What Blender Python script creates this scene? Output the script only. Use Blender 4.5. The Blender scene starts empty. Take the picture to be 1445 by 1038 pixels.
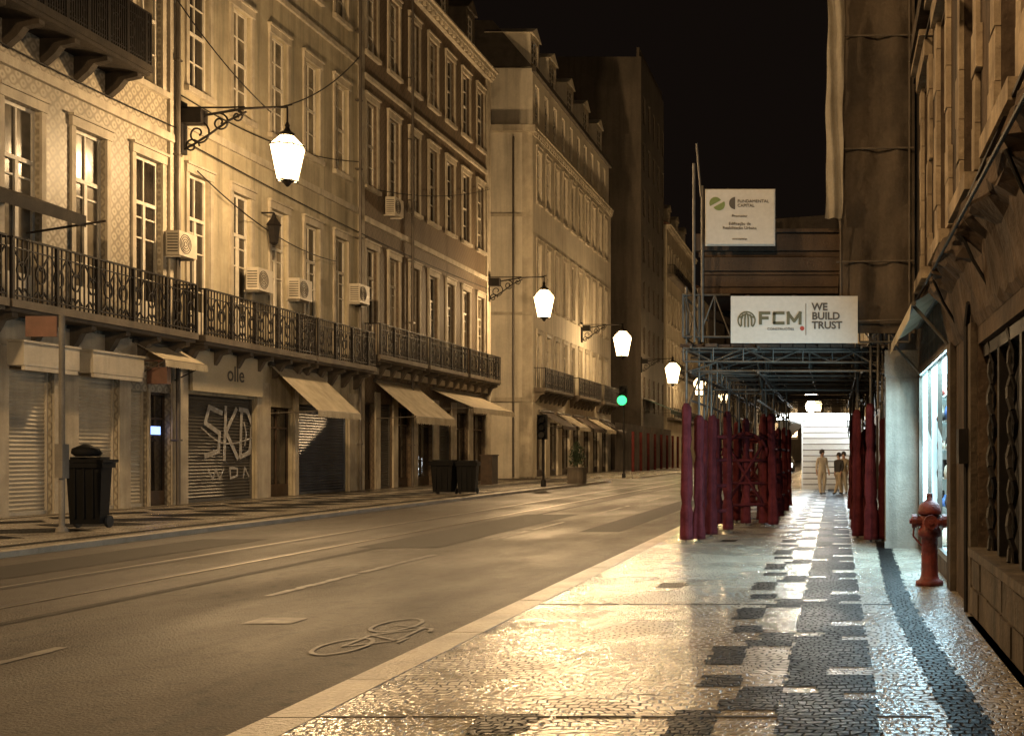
import bpy, math, random
from mathutils import Vector, Matrix
R=random.Random(7)
scene=bpy.context.scene
col=scene.collection
pi=math.pi
EYE=1.6
# ------------------------------------------------------------------ mesh helper
class MB:
    def __init__(s): s.v=[];s.f=[];s.m=[]
    def quad(s,pts,mi=0):
        n=len(s.v); s.v+= [tuple(p) for p in pts]; s.f.append(tuple(range(n,n+len(pts)))); s.m.append(mi)
    def box(s,x0,x1,y0,y1,z0,z1,mi=0):
        n=len(s.v)
        s.v+=[(x0,y0,z0),(x1,y0,z0),(x1,y1,z0),(x0,y1,z0),(x0,y0,z1),(x1,y0,z1),(x1,y1,z1),(x0,y1,z1)]
        for f in ((0,3,2,1),(4,5,6,7),(0,1,5,4),(1,2,6,5),(2,3,7,6),(3,0,4,7)):
            s.f.append(tuple(n+i for i in f)); s.m.append(mi)
    def ring(s,c,a,b,r,n,jit=None):
        k=len(s.v)
        for i in range(n):
            t=2*pi*i/n; rr=r if jit is None else r*jit(t)
            s.v.append(tuple(Vector(c)+a*(math.cos(t)*rr)+b*(math.sin(t)*rr)))
        return k
    def cyl(s,p0,p1,r0,r1=None,n=8,mi=0,cap=True):
        if r1 is None: r1=r0
        p0=Vector(p0);p1=Vector(p1); d=(p1-p0).normalized()
        a=d.orthogonal().normalized(); b=d.cross(a)
        k0=s.ring(p0,a,b,r0,n);k1=s.ring(p1,a,b,r1,n)
        for i in range(n):
            j=(i+1)%n; s.f.append((k0+i,k0+j,k1+j,k1+i)); s.m.append(mi)
        if cap:
            s.f.append(tuple(k0+i for i in reversed(range(n)))); s.m.append(mi)
            s.f.append(tuple(k1+i for i in range(n))); s.m.append(mi)
    def tube(s,pts,r,n=6,mi=0):
        for a,b in zip(pts[:-1],pts[1:]): s.cyl(a,b,r,r,n,mi)
    def lathe(s,prof,n=16,c=(0,0,0),mi=0,jit=None):
        ks=[]
        for i,(r,z) in enumerate(prof):
            j=(lambda t,i=i: jit(t,i)) if jit else None
            ks.append(s.ring(Vector(c)+Vector((0,0,z)),Vector((1,0,0)),Vector((0,1,0)),r,n,j))
        for k0,k1 in zip(ks[:-1],ks[1:]):
            for i in range(n):
                j=(i+1)%n; s.f.append((k0+i,k0+j,k1+j,k1+i)); s.m.append(mi)
        s.f.append(tuple(ks[0]+i for i in reversed(range(n)))); s.m.append(mi)
        s.f.append(tuple(ks[-1]+i for i in range(n))); s.m.append(mi)
    def ribbon(s,pts,w,ax=1,const=0,mi=0,plane='xz'):
        for (a,b),(c,d) in zip(pts[:-1],pts[1:]):
            dx,dz=c-a,d-b; L=math.hypot(dx,dz) or 1; nx,nz=-dz/L*w/2,dx/L*w/2; ex,ez=dx/L*w*.3,dz/L*w*.3
            q=[(a+nx-ex,b+nz-ez),(a-nx-ex,b-nz-ez),(c-nx+ex,d-nz+ez),(c+nx+ex,d+nz+ez)]
            const+=0.0001
            s.quad([(p[0],const if plane=='xz' else p[1],p[1] if plane=='xz' else const) for p in q],mi)
    def mesh(s,name,mats,smooth=False):
        me=bpy.data.meshes.new(name); me.from_pydata(s.v,[],s.f)
        for m in mats: me.materials.append(m)
        me.polygons.foreach_set('material_index',s.m)
        if smooth: me.polygons.foreach_set('use_smooth',[True]*len(s.f))
        me.update(); return me
def smooth_line(P,k=5):
    if len(P)<3: return P
    Q=[P[0]]+list(P)+[P[-1]]; out=[]
    for i in range(1,len(Q)-2):
        p0,p1,p2,p3=Q[i-1],Q[i],Q[i+1],Q[i+2]
        for j in range(k):
            t=j/k; out.append(tuple(.5*(2*p1[d]+(p2[d]-p0[d])*t+(2*p0[d]-5*p1[d]+4*p2[d]-p3[d])*t*t+(3*p1[d]-p0[d]-3*p2[d]+p3[d])*t**3) for d in (0,1)))
    out.append(P[-1]); return out
I4=Matrix.Identity(4)
W={}
def add(name,me,parent=None,mx=None,label=None,cat=None,group=None,kind=None):
    o=bpy.data.objects.new(name,me); col.objects.link(o)
    mx=mx.copy() if mx is not None else I4.copy()
    if parent is not None:
        o.parent=parent; o.matrix_parent_inverse=W[parent.name].inverted()
    o.matrix_basis=mx
    W[o.name]=mx
    if label:o['label']=label
    if cat:o['category']=cat
    if group:o['group']=group
    if kind:o['kind']=kind
    return o
def root(name,loc,label,cat,group=None,mx=None):
    o=add(name,None,None,mx if mx is not None else Matrix.Translation(loc),label,cat,group); o.empty_display_size=.3; return o
def frame(orig,side):
    o=Vector(orig)
    u,i={'L':((0,1,0),(-1,0,0)),'R':((0,-1,0),(1,0,0)),'S':((1,0,0),(0,1,0)),'N':((-1,0,0),(0,-1,0))}[side]
    m=Matrix((( u[0],i[0],0,o.x),(u[1],i[1],0,o.y),(u[2],i[2],1,o.z),(0,0,0,1))); return m
T=Matrix.Translation
# ------------------------------------------------------------------ materials
def base(name):
    m=bpy.data.materials.new(name); m.use_nodes=True; nt=m.node_tree
    return m,nt,nt.nodes['Principled BSDF']
def node(nt,t,**k):
    n=nt.nodes.new(t)
    for a,b in k.items(): setattr(n,a,b)
    return n
def c4(c): return (c[0],c[1],c[2],1)
def mixc(nt,fac,a,b,mode='MIX'):
    n=node(nt,'ShaderNodeMix',data_type='RGBA',blend_type=mode)
    for sock,v in ((n.inputs[0],fac),(n.inputs[6],a),(n.inputs[7],b)):
        if hasattr(v,'links'): nt.links.new(v,sock)
        elif isinstance(v,(int,float)): sock.default_value=v
        else: sock.default_value=c4(v)
    return n.outputs[2]
def mth(nt,op,a,b=None,clamp=False):
    n=node(nt,'ShaderNodeMath',operation=op,use_clamp=clamp)
    for s,v in ((n.inputs[0],a),(n.inputs[1],b)):
        if v is None: continue
        if hasattr(v,'links'): nt.links.new(v,s)
        else: s.default_value=v
    return n.outputs[0]
def pos(nt): return node(nt,'ShaderNodeNewGeometry').outputs['Position']
def noise(nt,vec,scale,detail=4,stretch=None,rough=.55):
    if stretch:
        mp=node(nt,'ShaderNodeMapping'); mp.inputs['Scale'].default_value=stretch; nt.links.new(vec,mp.inputs[0]); vec=mp.outputs[0]
    n=node(nt,'ShaderNodeTexNoise'); n.inputs['Scale'].default_value=scale; n.inputs['Detail'].default_value=detail; n.inputs['Roughness'].default_value=rough
    nt.links.new(vec,n.inputs['Vector']); return n.outputs['Fac']
def ramp(nt,f,a,b):
    n=node(nt,'ShaderNodeMapRange'); n.inputs[1].default_value=a;n.inputs[2].default_value=b; nt.links.new(f,n.inputs[0]); return n.outputs[0]
def pm(name,c1,c2=None,rough=.8,scale=1.5,bump=0,bscale=25,metal=0,streak=0,spec=.5,rvar=.1,trans=0,alpha=None):
    m,nt,b=base(name); p=pos(nt)
    if c2 is None: c2=tuple(x*.7 for x in c1)
    f=ramp(nt,noise(nt,p,scale,5),.35,.65)
    c=mixc(nt,f,c1,c2)
    f2=noise(nt,p,scale*14,3)
    c=mixc(nt,mth(nt,'MULTIPLY',f2,.45),c,tuple(x*.5 for x in c2))
    if streak:
        s=ramp(nt,noise(nt,p,1.0,5,(2.2,2.2,.16),.65),.45,.72)
        c=mixc(nt,mth(nt,'MULTIPLY',s,streak),c,tuple(x*.28 for x in c2))
        s2=ramp(nt,noise(nt,p,.35,4),.5,.7)
        c=mixc(nt,mth(nt,'MULTIPLY',s2,streak*.5),c,tuple(x*.45 for x in c2))
    nt.links.new(c,b.inputs['Base Color'])
    r=mth(nt,'ADD',rough-rvar,mth(nt,'MULTIPLY',f2,2*rvar),True); nt.links.new(r,b.inputs['Roughness'])
    b.inputs['Metallic'].default_value=metal; b.inputs['Specular IOR Level'].default_value=spec
    if bump:
        bn=node(nt,'ShaderNodeBump'); bn.inputs['Strength'].default_value=bump; bn.inputs['Distance'].default_value=.02
        nt.links.new(noise(nt,p,bscale,4),bn.inputs['Height']); nt.links.new(bn.outputs[0],b.inputs['Normal'])
    return m
def emis(name,c,s,samp=False):
    m,nt,b=base(name); b.inputs['Base Color'].default_value=c4([x*.5 for x in c]); b.inputs['Emission Color'].default_value=c4(c); b.inputs['Emission Strength'].default_value=s
    if not samp: m.cycles.emission_sampling='NONE'
    return m
def glow_glass(name,c,s):
    m=bpy.data.materials.new(name); m.use_nodes=True; nt=m.node_tree; nt.nodes.clear()
    o=node(nt,'ShaderNodeOutputMaterial'); a=node(nt,'ShaderNodeAddShader'); t=node(nt,'ShaderNodeBsdfTransparent'); e=node(nt,'ShaderNodeEmission')
    e.inputs[0].default_value=c4(c); e.inputs[1].default_value=s
    nt.links.new(t.outputs[0],a.inputs[0]);nt.links.new(e.outputs[0],a.inputs[1]);nt.links.new(a.outputs[0],o.inputs[0]); m.cycles.emission_sampling='NONE'; return m
def cobble(name,ca,cb,mortar,r0=.2,spec=.6,wetk=.16,bstr=1.0):
    m,nt,b=base(name); p=pos(nt)
    nz=node(nt,'ShaderNodeTexNoise'); nz.inputs['Scale'].default_value=1.1; nz.inputs['Detail'].default_value=2; nt.links.new(p,nz.inputs['Vector'])
    v=node(nt,'ShaderNodeVectorMath',operation='SCALE'); nt.links.new(nz.outputs['Color'],v.inputs[0]); v.inputs['Scale'].default_value=.5
    nz2=node(nt,'ShaderNodeTexNoise'); nz2.inputs['Scale'].default_value=8; nt.links.new(p,nz2.inputs['Vector'])
    v2=node(nt,'ShaderNodeVectorMath',operation='SCALE'); nt.links.new(nz2.outputs['Color'],v2.inputs[0]); v2.inputs['Scale'].default_value=.07
    a=node(nt,'ShaderNodeVectorMath',operation='ADD'); nt.links.new(p,a.inputs[0]); nt.links.new(v.outputs[0],a.inputs[1])
    a2=node(nt,'ShaderNodeVectorMath',operation='ADD'); nt.links.new(a.outputs[0],a2.inputs[0]); nt.links.new(v2.outputs[0],a2.inputs[1])
    br=node(nt,'ShaderNodeTexBrick'); nt.links.new(a2.outputs[0],br.inputs['Vector'])
    br.inputs['Scale'].default_value=1; br.inputs['Brick Width'].default_value=.082; br.inputs['Row Height'].default_value=.078
    br.inputs['Mortar Size'].default_value=.010; br.inputs['Mortar Smooth'].default_value=.8; br.inputs['Bias'].default_value=0
    br.inputs['Color1'].default_value=(0,0,0,1);br.inputs['Color2'].default_value=(1,1,1,1);br.inputs['Mortar'].default_value=(0.5,.5,.5,1)
    sep=node(nt,'ShaderNodeSeparateColor'); nt.links.new(br.outputs['Color'],sep.inputs[0])
    c=mixc(nt,sep.outputs[0],ca,cb)
    c=mixc(nt,ramp(nt,noise(nt,p,1.1,5),.4,.7),c,tuple(x*.55 for x in ca))
    c=mixc(nt,br.outputs['Fac'],c,mortar)
    nt.links.new(c,b.inputs['Base Color'])
    wet=ramp(nt,noise(nt,p,.8,3),.38,.62)
    r=mth(nt,'ADD',mth(nt,'MULTIPLY',wet,wetk),r0); r=mth(nt,'ADD',r,mth(nt,'MULTIPLY',br.outputs['Fac'],.4))
    nt.links.new(r,b.inputs['Roughness'])
    h=mth(nt,'SUBTRACT',1.0,br.outputs['Fac']); h=mth(nt,'ADD',h,mth(nt,'MULTIPLY',sep.outputs[0],.6))
    h=mth(nt,'ADD',h,mth(nt,'MULTIPLY',noise(nt,p,17,3),1.5))
    bn=node(nt,'ShaderNodeBump'); bn.inputs['Strength'].default_value=bstr; bn.inputs['Distance'].default_value=.010; nt.links.new(h,bn.inputs['Height'])
    bn2=node(nt,'ShaderNodeBump'); bn2.inputs['Strength'].default_value=.5; bn2.inputs['Distance'].default_value=.035; nt.links.new(noise(nt,p,2.4,3),bn2.inputs['Height']); nt.links.new(bn2.outputs[0],bn.inputs['Normal'])
    nt.links.new(bn.outputs[0],b.inputs['Normal']); b.inputs['Specular IOR Level'].default_value=spec
    return m
m_cob=cobble('limestone_cobbles',(.42,.37,.29),(.25,.215,.16),(.04,.031,.022),.11,.55,.24)
m_cobd=cobble('basalt_cobbles',(.010,.0095,.009),(.006,.0055,.005),(.0035,.003,.003),.4,.06,.08,.7)
def asphalt():
    m,nt,b=base('wet_asphalt'); p=pos(nt)
    c=mixc(nt,ramp(nt,noise(nt,p,.5,6,(1,.25,1)),.38,.65),(.040,.031,.022),(.024,.019,.014))
    c=mixc(nt,ramp(nt,noise(nt,p,60,3),.48,.7),c,(.095,.075,.053))
    c=mixc(nt,ramp(nt,noise(nt,p,7,5),.52,.7),c,(.017,.014,.010))
    c=mixc(nt,ramp(nt,noise(nt,p,3,4,(1,.1,1)),.58,.75),c,(.016,.013,.010))
    nt.links.new(c,b.inputs['Base Color'])
    nt.links.new(mth(nt,'ADD',mth(nt,'MULTIPLY',ramp(nt,noise(nt,p,.6,5,(1,.4,1)),.35,.65),.2),.46),b.inputs['Roughness'])
    b.inputs['Specular IOR Level'].default_value=.24
    bn=node(nt,'ShaderNodeBump'); bn.inputs['Strength'].default_value=1; bn.inputs['Distance'].default_value=.02
    nt.links.new(noise(nt,p,42,5),bn.inputs['Height']); nt.links.new(bn.outputs[0],b.inputs['Normal']); return m
m_asph=asphalt()
def azulejo(name,ca,cb,per,rough=.5,spec=.4,soft=.6):
    m,nt,b=base(name); p=pos(nt); s=node(nt,'ShaderNodeSeparateXYZ'); nt.links.new(p,s.inputs[0])
    uu=mth(nt,'ADD',s.outputs[0],s.outputs[1])
    cu=mth(nt,'COSINE',mth(nt,'MULTIPLY',uu,2*pi/per)); cz=mth(nt,'COSINE',mth(nt,'MULTIPLY',s.outputs[2],2*pi/per))
    a=mth(nt,'ABSOLUTE',mth(nt,'ADD',cu,cz)); f=ramp(nt,a,.2,1.1)
    a2=mth(nt,'MULTIPLY',cu,cz); f2=ramp(nt,mth(nt,'ABSOLUTE',a2),.6,.9)
    c=mixc(nt,f,cb,ca); c=mixc(nt,mth(nt,'MULTIPLY',f2,soft),c,cb)
    st=ramp(nt,noise(nt,p,1,5,(2,2,.2)),.45,.75); c=mixc(nt,mth(nt,'MULTIPLY',st,.55),c,tuple(x*.35 for x in cb))
    st=ramp(nt,noise(nt,p,.4,4),.45,.7); c=mixc(nt,mth(nt,'MULTIPLY',st,.3),c,tuple(x*.4 for x in cb))
    nt.links.new(c,b.inputs['Base Color']); b.inputs['Roughness'].default_value=rough; b.inputs['Specular IOR Level'].default_value=spec
    bn=node(nt,'ShaderNodeBump'); bn.inputs['Strength'].default_value=.3; bn.inputs['Distance'].default_value=.01
    nt.links.new(noise(nt,p,12,3),bn.inputs['Height']); nt.links.new(bn.outputs[0],b.inputs['Normal']); return m
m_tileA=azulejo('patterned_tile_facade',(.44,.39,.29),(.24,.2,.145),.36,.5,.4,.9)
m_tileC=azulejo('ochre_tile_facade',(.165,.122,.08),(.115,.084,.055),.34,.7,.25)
m_plB=pm('cream_plaster',(.52,.45,.31),(.37,.32,.22),.85,.6,.4,30,streak=.75)
m_plD=pm('pale_render',(.72,.65,.52),(.58,.52,.41),.85,.5,.4,25,streak=.45)
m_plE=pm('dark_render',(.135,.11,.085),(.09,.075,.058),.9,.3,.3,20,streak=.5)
m_plF=pm('far_render',(.5,.43,.32),(.38,.33,.24),.85,.5,.3,20,streak=.4)
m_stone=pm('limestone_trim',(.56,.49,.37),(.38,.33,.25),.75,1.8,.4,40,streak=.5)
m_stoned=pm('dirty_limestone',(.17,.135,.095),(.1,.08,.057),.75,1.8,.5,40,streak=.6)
m_iron=pm('black_wrought_iron',(.010,.009,.008),(.018,.014,.012),.6,6,.2,60,spec=.2)
m_soot=pm('sooty_stone',(.07,.054,.038),(.035,.028,.021),.8,1.8,.6,30,streak=.6,spec=.2)
m_white=pm('white_painted_wood',(.74,.68,.57),(.58,.53,.43),.55,4,.1,60,streak=.2)
m_brownw=pm('brown_painted_wood',(.08,.05,.03),(.05,.033,.02),.55,4,.2,60,spec=.3)
m_shut=pm('pale_roller_shutter',(.6,.54,.43),(.46,.41,.32),.5,1.5,.1,40,streak=.35)
m_shutd=pm('grey_roller_shutter',(.13,.12,.105),(.085,.08,.07),.45,1.5,.1,40,streak=.4,metal=.2)
m_shutb=pm('blue_grey_shutter',(.09,.105,.14),(.06,.07,.095),.4,1.5,.1,40,streak=.3,metal=.3)
m_canvas=pm('beige_canvas',(.58,.5,.36),(.44,.38,.27),.9,2,.3,120,streak=.4)
m_canvasd=pm('brown_canvas',(.11,.075,.05),(.065,.045,.03),.9,2,.3,100,streak=.5)
m_canvasg=pm('green_canvas',(.03,.09,.06),(.02,.055,.04),.9,2,.3,100)
m_roof=pm('clay_roof_tiles',(.16,.075,.045),(.1,.05,.033),.85,3,.6,18)
m_zinc=pm('zinc_roof',(.13,.11,.088),(.085,.072,.058),.5,2,.2,20,metal=.4)
m_red=pm('red_fabric_sleeve',(.14,.028,.032),(.078,.015,.018),.92,5,.9,26,streak=.5,spec=.1)
m_redd=pm('dull_red_post',(.13,.025,.022),(.08,.017,.015),.88,5,.4,30,streak=.3,spec=.2)
m_redp=pm('red_enamel',(.2,.025,.016),(.1,.014,.01),.6,9,.5,40,streak=.5)
m_steel=pm('galvanised_steel',(.17,.15,.125),(.1,.09,.075),.55,6,.15,60,metal=.5)
m_rust=pm('weathered_tube',(.15,.115,.08),(.09,.07,.05),.7,6,.2,60)
m_wood=pm('rough_timber',(.095,.057,.03),(.055,.033,.018),.85,2,.6,30,streak=.6)
m_woodd=pm('dark_timber',(.09,.055,.03),(.05,.03,.02),.8,2,.5,30)
m_net=pm('debris_netting',(.12,.09,.062),(.06,.046,.033),.95,1.1,.8,9,streak=.6)
m_void=pm('dark_void_cloth',(.03,.023,.017),(.02,.015,.012),.95,1.1,.8,9)  # near-black colour standing for the darkness of the void
m_tarp=pm('white_tarpaulin',(.44,.39,.31),(.3,.26,.2),.7,1.5,.8,5,streak=.4)
m_plastic=pm('black_bin_plastic',(.006,.006,.006),(.009,.0085,.008),.7,3,.1,80,spec=.12)
m_rubber=pm('rubber',(.015,.015,.015),(.02,.02,.02),.8)
m_kerb=pm('kerb_limestone',(.36,.3,.22),(.2,.17,.125),.42,1.6,.9,30)
m_paint=pm('worn_white_paint',(.19,.165,.125),(.06,.05,.037),.6,7,.2,60)
m_rail=pm('tram_rail_steel',(.36,.31,.25),(.24,.21,.17),.38,6,metal=.6)
m_groove=pm('dark_groove',(.012,.010,.008),(.018,.014,.011),.6)
m_patch=pm('tar_patch',(.017,.014,.010),(.025,.020,.015),.65,3,.6,50,spec=.18)
m_sign=pm('white_sign_board',(.62,.59,.53),(.56,.53,.47),.6,1,.05,10)
m_txt=pm('olive_lettering',(.12,.11,.06),(.1,.095,.05),.6)
m_txtd=pm('grey_lettering',(.08,.068,.055),(.07,.06,.05),.6)
m_txtg=pm('green_logo_paint',(.2,.26,.07),(.17,.22,.06),.6)
m_txtr=pm('red_logo_paint',(.4,.05,.03),(.35,.04,.03),.6)
m_orange=pm('faded_pink_sign',(.24,.12,.08),(.17,.09,.06),.65,5,streak=.4)
m_signb=pm('beige_shop_fascia',(.58,.49,.33),(.48,.41,.27),.5,1,.05)
m_concrete=pm('concrete',(.27,.24,.195),(.17,.15,.12),.8,2,.7,30,streak=.7)
m_gr=pm('white_spray_paint',(.5,.48,.44),(.3,.28,.25),.7,6)
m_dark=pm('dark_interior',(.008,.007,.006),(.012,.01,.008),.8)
m_skin=pm('skin',(.4,.24,.16),(.36,.21,.14),.6)
m_hair=pm('dark_hair',(.03,.02,.015),(.02,.015,.01),.7)
m_cream=pm('cream_clothing',(.6,.52,.4),(.5,.43,.33),.9)
m_navy=pm('dark_clothing',(.04,.035,.035),(.03,.027,.027),.9)
m_khaki=pm('khaki_clothing',(.42,.34,.23),(.34,.27,.18),.9)
m_leaf=pm('foliage',(.05,.08,.03),(.025,.045,.018),.6)
m_carw=pm('silver_car_paint',(.4,.4,.4),(.36,.36,.36),.25,metal=.5)
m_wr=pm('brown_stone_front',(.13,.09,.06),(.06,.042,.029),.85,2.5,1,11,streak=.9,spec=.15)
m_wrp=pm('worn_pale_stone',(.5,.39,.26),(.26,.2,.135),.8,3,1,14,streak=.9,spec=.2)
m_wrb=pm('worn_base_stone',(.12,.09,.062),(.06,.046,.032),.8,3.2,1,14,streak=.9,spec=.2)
m_clad=pm('white_cladding',(.6,.6,.59),(.5,.5,.49),.5)
def glass(name,c,r=.08):
    m,nt,b=base(name); p=pos(nt)
    cc=mixc(nt,ramp(nt,noise(nt,p,.9,3),.4,.62),c,tuple(x*.25 for x in c)); nt.links.new(cc,b.inputs['Base Color'])
    b.inputs['Roughness'].default_value=r; b.inputs['Specular IOR Level'].default_value=.8
    bn=node(nt,'ShaderNodeBump'); bn.inputs['Strength'].default_value=.35; bn.inputs['Distance'].default_value=.03; nt.links.new(noise(nt,p,1.6,2),bn.inputs['Height']); nt.links.new(bn.outputs[0],b.inputs['Normal']); return m
m_glass=glass('old_window_glass',(.03,.025,.02))
m_glassc=glass('curtained_window_glass',(.18,.15,.105),.2)
m_glassw=glass('pale_curtain_glass',(.34,.28,.19),.25)  # paler tone of the curtained glass
WARM=(1,.65,.32)
m_lamp=glow_glass('lantern_glass',(1,.70,.34),7)
m_bulb=emis('sodium_bulb',(1,.78,.45),60)
m_globe=emis('work_lamp_globe',(1,.82,.55),30)
m_led=emis('led_strip',(.84,.95,1),25)
m_cool=emis('cool_shop_light',(.6,.93,1),10)
m_greenl=emis('green_signal',(.03,1,.28),2.0)
m_head=emis('headlight',(.85,.93,1),40)
m_shopglow=pm('shop_interior',(.55,.6,.6),(.45,.5,.5),.7)
m_blue=emis('blue_doorway_glow',(.25,.4,1),3)
# ------------------------------------------------------------------ ground, road, pavements
KR=-3.46; KL=-13.6; FL=-21.0; FR=1.4
mb=MB(); mb.quad([(-600,-80,-.16),(600,-80,-.16),(600,900,-.16),(-600,900,-.16)]); add('ground',mb.mesh('ground',[m_asph]),kind='structure')
mb=MB()
mb.quad([(KL,-12,-.10),(KR,-12,-.10),(KR,300,-.10),(KL,300,-.10)])
mb.quad([(-60,66.95,-.096),(KL,66.95,-.096),(KL,76.4,-.096),(-60,76.4,-.096)])
mb.quad([(-60,103.1,-.096),(KL,103.1,-.096),(KL,118.9,-.096),(-60,118.9,-.096)])
road=add('road',mb.mesh('road',[m_asph]),kind='structure')
mb=MB(); mb.box(KR+.3,FR+.6,-12,300,-.15,0); pr=add('pavement',mb.mesh('pavement',[m_cob]),kind='structure')
mb=MB()
y=-12
while y<120:
    L=R.uniform(.9,1.25); j=R.uniform(-.008,.008)
    mb.box(KR+j,KR+.295,y+.012,y+L,-.15,.004+j*.3); y+=L
add('kerb',mb.mesh('kerb',[m_kerb]),kind='structure')
mb=MB(); mb.box(KR+.01,KR+.3,120,300,-.15,0); add('kerb',mb.mesh('kerb',[m_kerb]),kind='structure')
# dark basalt mosaic: one linked, stepped band up the middle and a border band near the wall
mb=MB()
def strip(x0,x1,y0,y1,zz=.004): mb.quad([(x0,y0,zz),(x1,y0,zz),(x1,y1,zz),(x0,y1,zz)])
rg=random.Random(21)
def bandx(y): return .66 if y<6.5 else .66-.09*math.sin(min(1,(y-6.5)/6)*pi/2)+.12*max(0,min(1,(y-13)/6))
y=-5
while y<40:
    strip(bandx(y)+rg.choice((0,.02)),bandx(y)+.24+rg.choice((0,.03)),y,y+.11); y+=.11
P=2.3
def spans(t):
    if t<1.2: s=[(-.36,.27)]
    elif t<1.4: s=[(-.66,.05)]
    elif t<1.55: s=[(-.66,-.36),(-.12,.27)]
    elif t<2.0: s=[(-.36,.27)]
    else: s=[(-.36,-.05)]
    if .1<t<.85: s.append((-1.0,-.72))
    elif .85<=t<1.2: s.append((-.76,-.37))
    elif 1.55<t<2.0: s.append((-.95,-.66))
    return s
y=-5.0
while y<52:
    t=(y-5.95)%P
    for (a,b_) in spans(t): strip(a+rg.choice((-.02,0,0,.02)),b_+rg.choice((-.02,0,0,.0)),y,y+.1)
    k=int((y-5.95)//P)
    if k%3==0 and .3<t<.8: strip(-2.15+rg.choice((-.02,0,.03)),-1.82+rg.choice((-.02,0,.03)),y,y+.1)
    y+=.1
add('mosaic_paving',mb.mesh('mosaic_paving',[m_cobd]),parent=pr)
mb=MB()
for yy in (6.72,11.75):
    x=KR+.3
    while x<.55: 
        L=rg.uniform(.3,.6); mb.box(x,min(x+L-.04,.58),yy+rg.uniform(-.008,.008),yy+.022,-.01,.0055); x+=L
add('paving_joint',mb.mesh('paving_joint',[m_groove]),parent=pr)
mb=MB(); mb.box(-21.4,KL-.28,-12,66.9,-.15,0); mb.box(-21.4,KL-.28,76.45,103,-.15,0); mb.box(-21.4,KL-.28,119,300,-.15,0)
pl=add('pavement',mb.mesh('pavement',[m_cob]),kind='structure')
mb=MB()
for k in range(0,26):
    yy=14+k*2.0
    if yy>64: break
    mb.quad([(-16.8,yy,.004),(-15.4,yy+1,.004),(-16.8,yy+1.9,.004),(-18.2,yy+1,.004)])
    mb.quad([(-19.2,yy+1.1,.004),(-18.5,yy+1.9,.004),(-19.2,yy+2.7,.004),(-19.9,yy+1.9,.004)])
mb.quad([(-14.5,10,.004),(-14.2,10,.004),(-14.2,66,.004),(-14.5,66,.004)])
mb.quad([(-20.6,10,.004),(-20.4,10,.004),(-20.4,66,.004),(-20.6,66,.004)])
add('mosaic_paving',mb.mesh('mosaic_paving',[m_cobd]),parent=pl)
mb=MB()
for (a,b_) in ((-12,66.9),(76.4,103),(119,200)):
    y=a
    while y<b_: 
        L=R.uniform(1,1.3); mb.box(KL-.28,KL,y+.01,min(y+L,b_),-.15,.004+R.uniform(-.003,.003)); y+=L
add('kerb',mb.mesh('kerb',[m_kerb]),kind='structure')
def road_paint(name,fn,mat=m_paint):
    global mb
    mb=MB(); fn(); return add(name,mb.mesh(name,[mat]),parent=road)
def f():
    for x in (-10.62,-9.18): strip(x-.03,x+.03,-12,280,-.092)
road_paint('tram_rail',f,m_rail)
def f():
    for x in (-10.52,-9.28): strip(x-.06,x+.06,-12,280,-.093)
road_paint('rail_groove',f,m_groove)
def f():
    for k in range(-1,14):
        yy=5.0+k*8.9-.9
        y=yy
        while y<yy+5.4:
            if rg.random()<.94: strip(-6.86+rg.uniform(0,.04),-6.70-rg.uniform(0,.04),y,y+.2,-.093)
            y+=.2
road_paint('lane_marking',f)
def f(): strip(-5.95,-5.45,11.05,11.45,-.093)
road_paint('utility_cover',f,m_paint)
# worn bicycle symbol by the kerb
def f():
    def rib(pts,w=.04): mb.ribbon(pts,w,plane='xy',const=-.092)
    for cy in (9.75,10.95): rib([(-4.35+.2*math.cos(a*pi/9),cy+.42*math.sin(a*pi/9)) for a in range(19)])
    rib([(-4.35,9.75),(-4.0,10.05),(-4.35,10.35),(-4.35,9.75)]); rib([(-4.35,10.35),(-4.02,10.75),(-4.0,10.05)]); rib([(-4.35,10.95),(-3.92,10.72),(-3.88,10.55)]); rib([(-3.95,9.95),(-3.95,10.18)])
road_paint('bicycle_marking',f,m_paint)
def f():
    strip(-8.7,-7.2,20,31,-.0945); strip(-12.6,-11.3,13,22,-.0945); strip(-5.6,-4.7,24,40,-.0945); strip(-8.4,-8.25,4,60,-.0942)
road_paint('tar_patch',f,m_patch)
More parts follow.
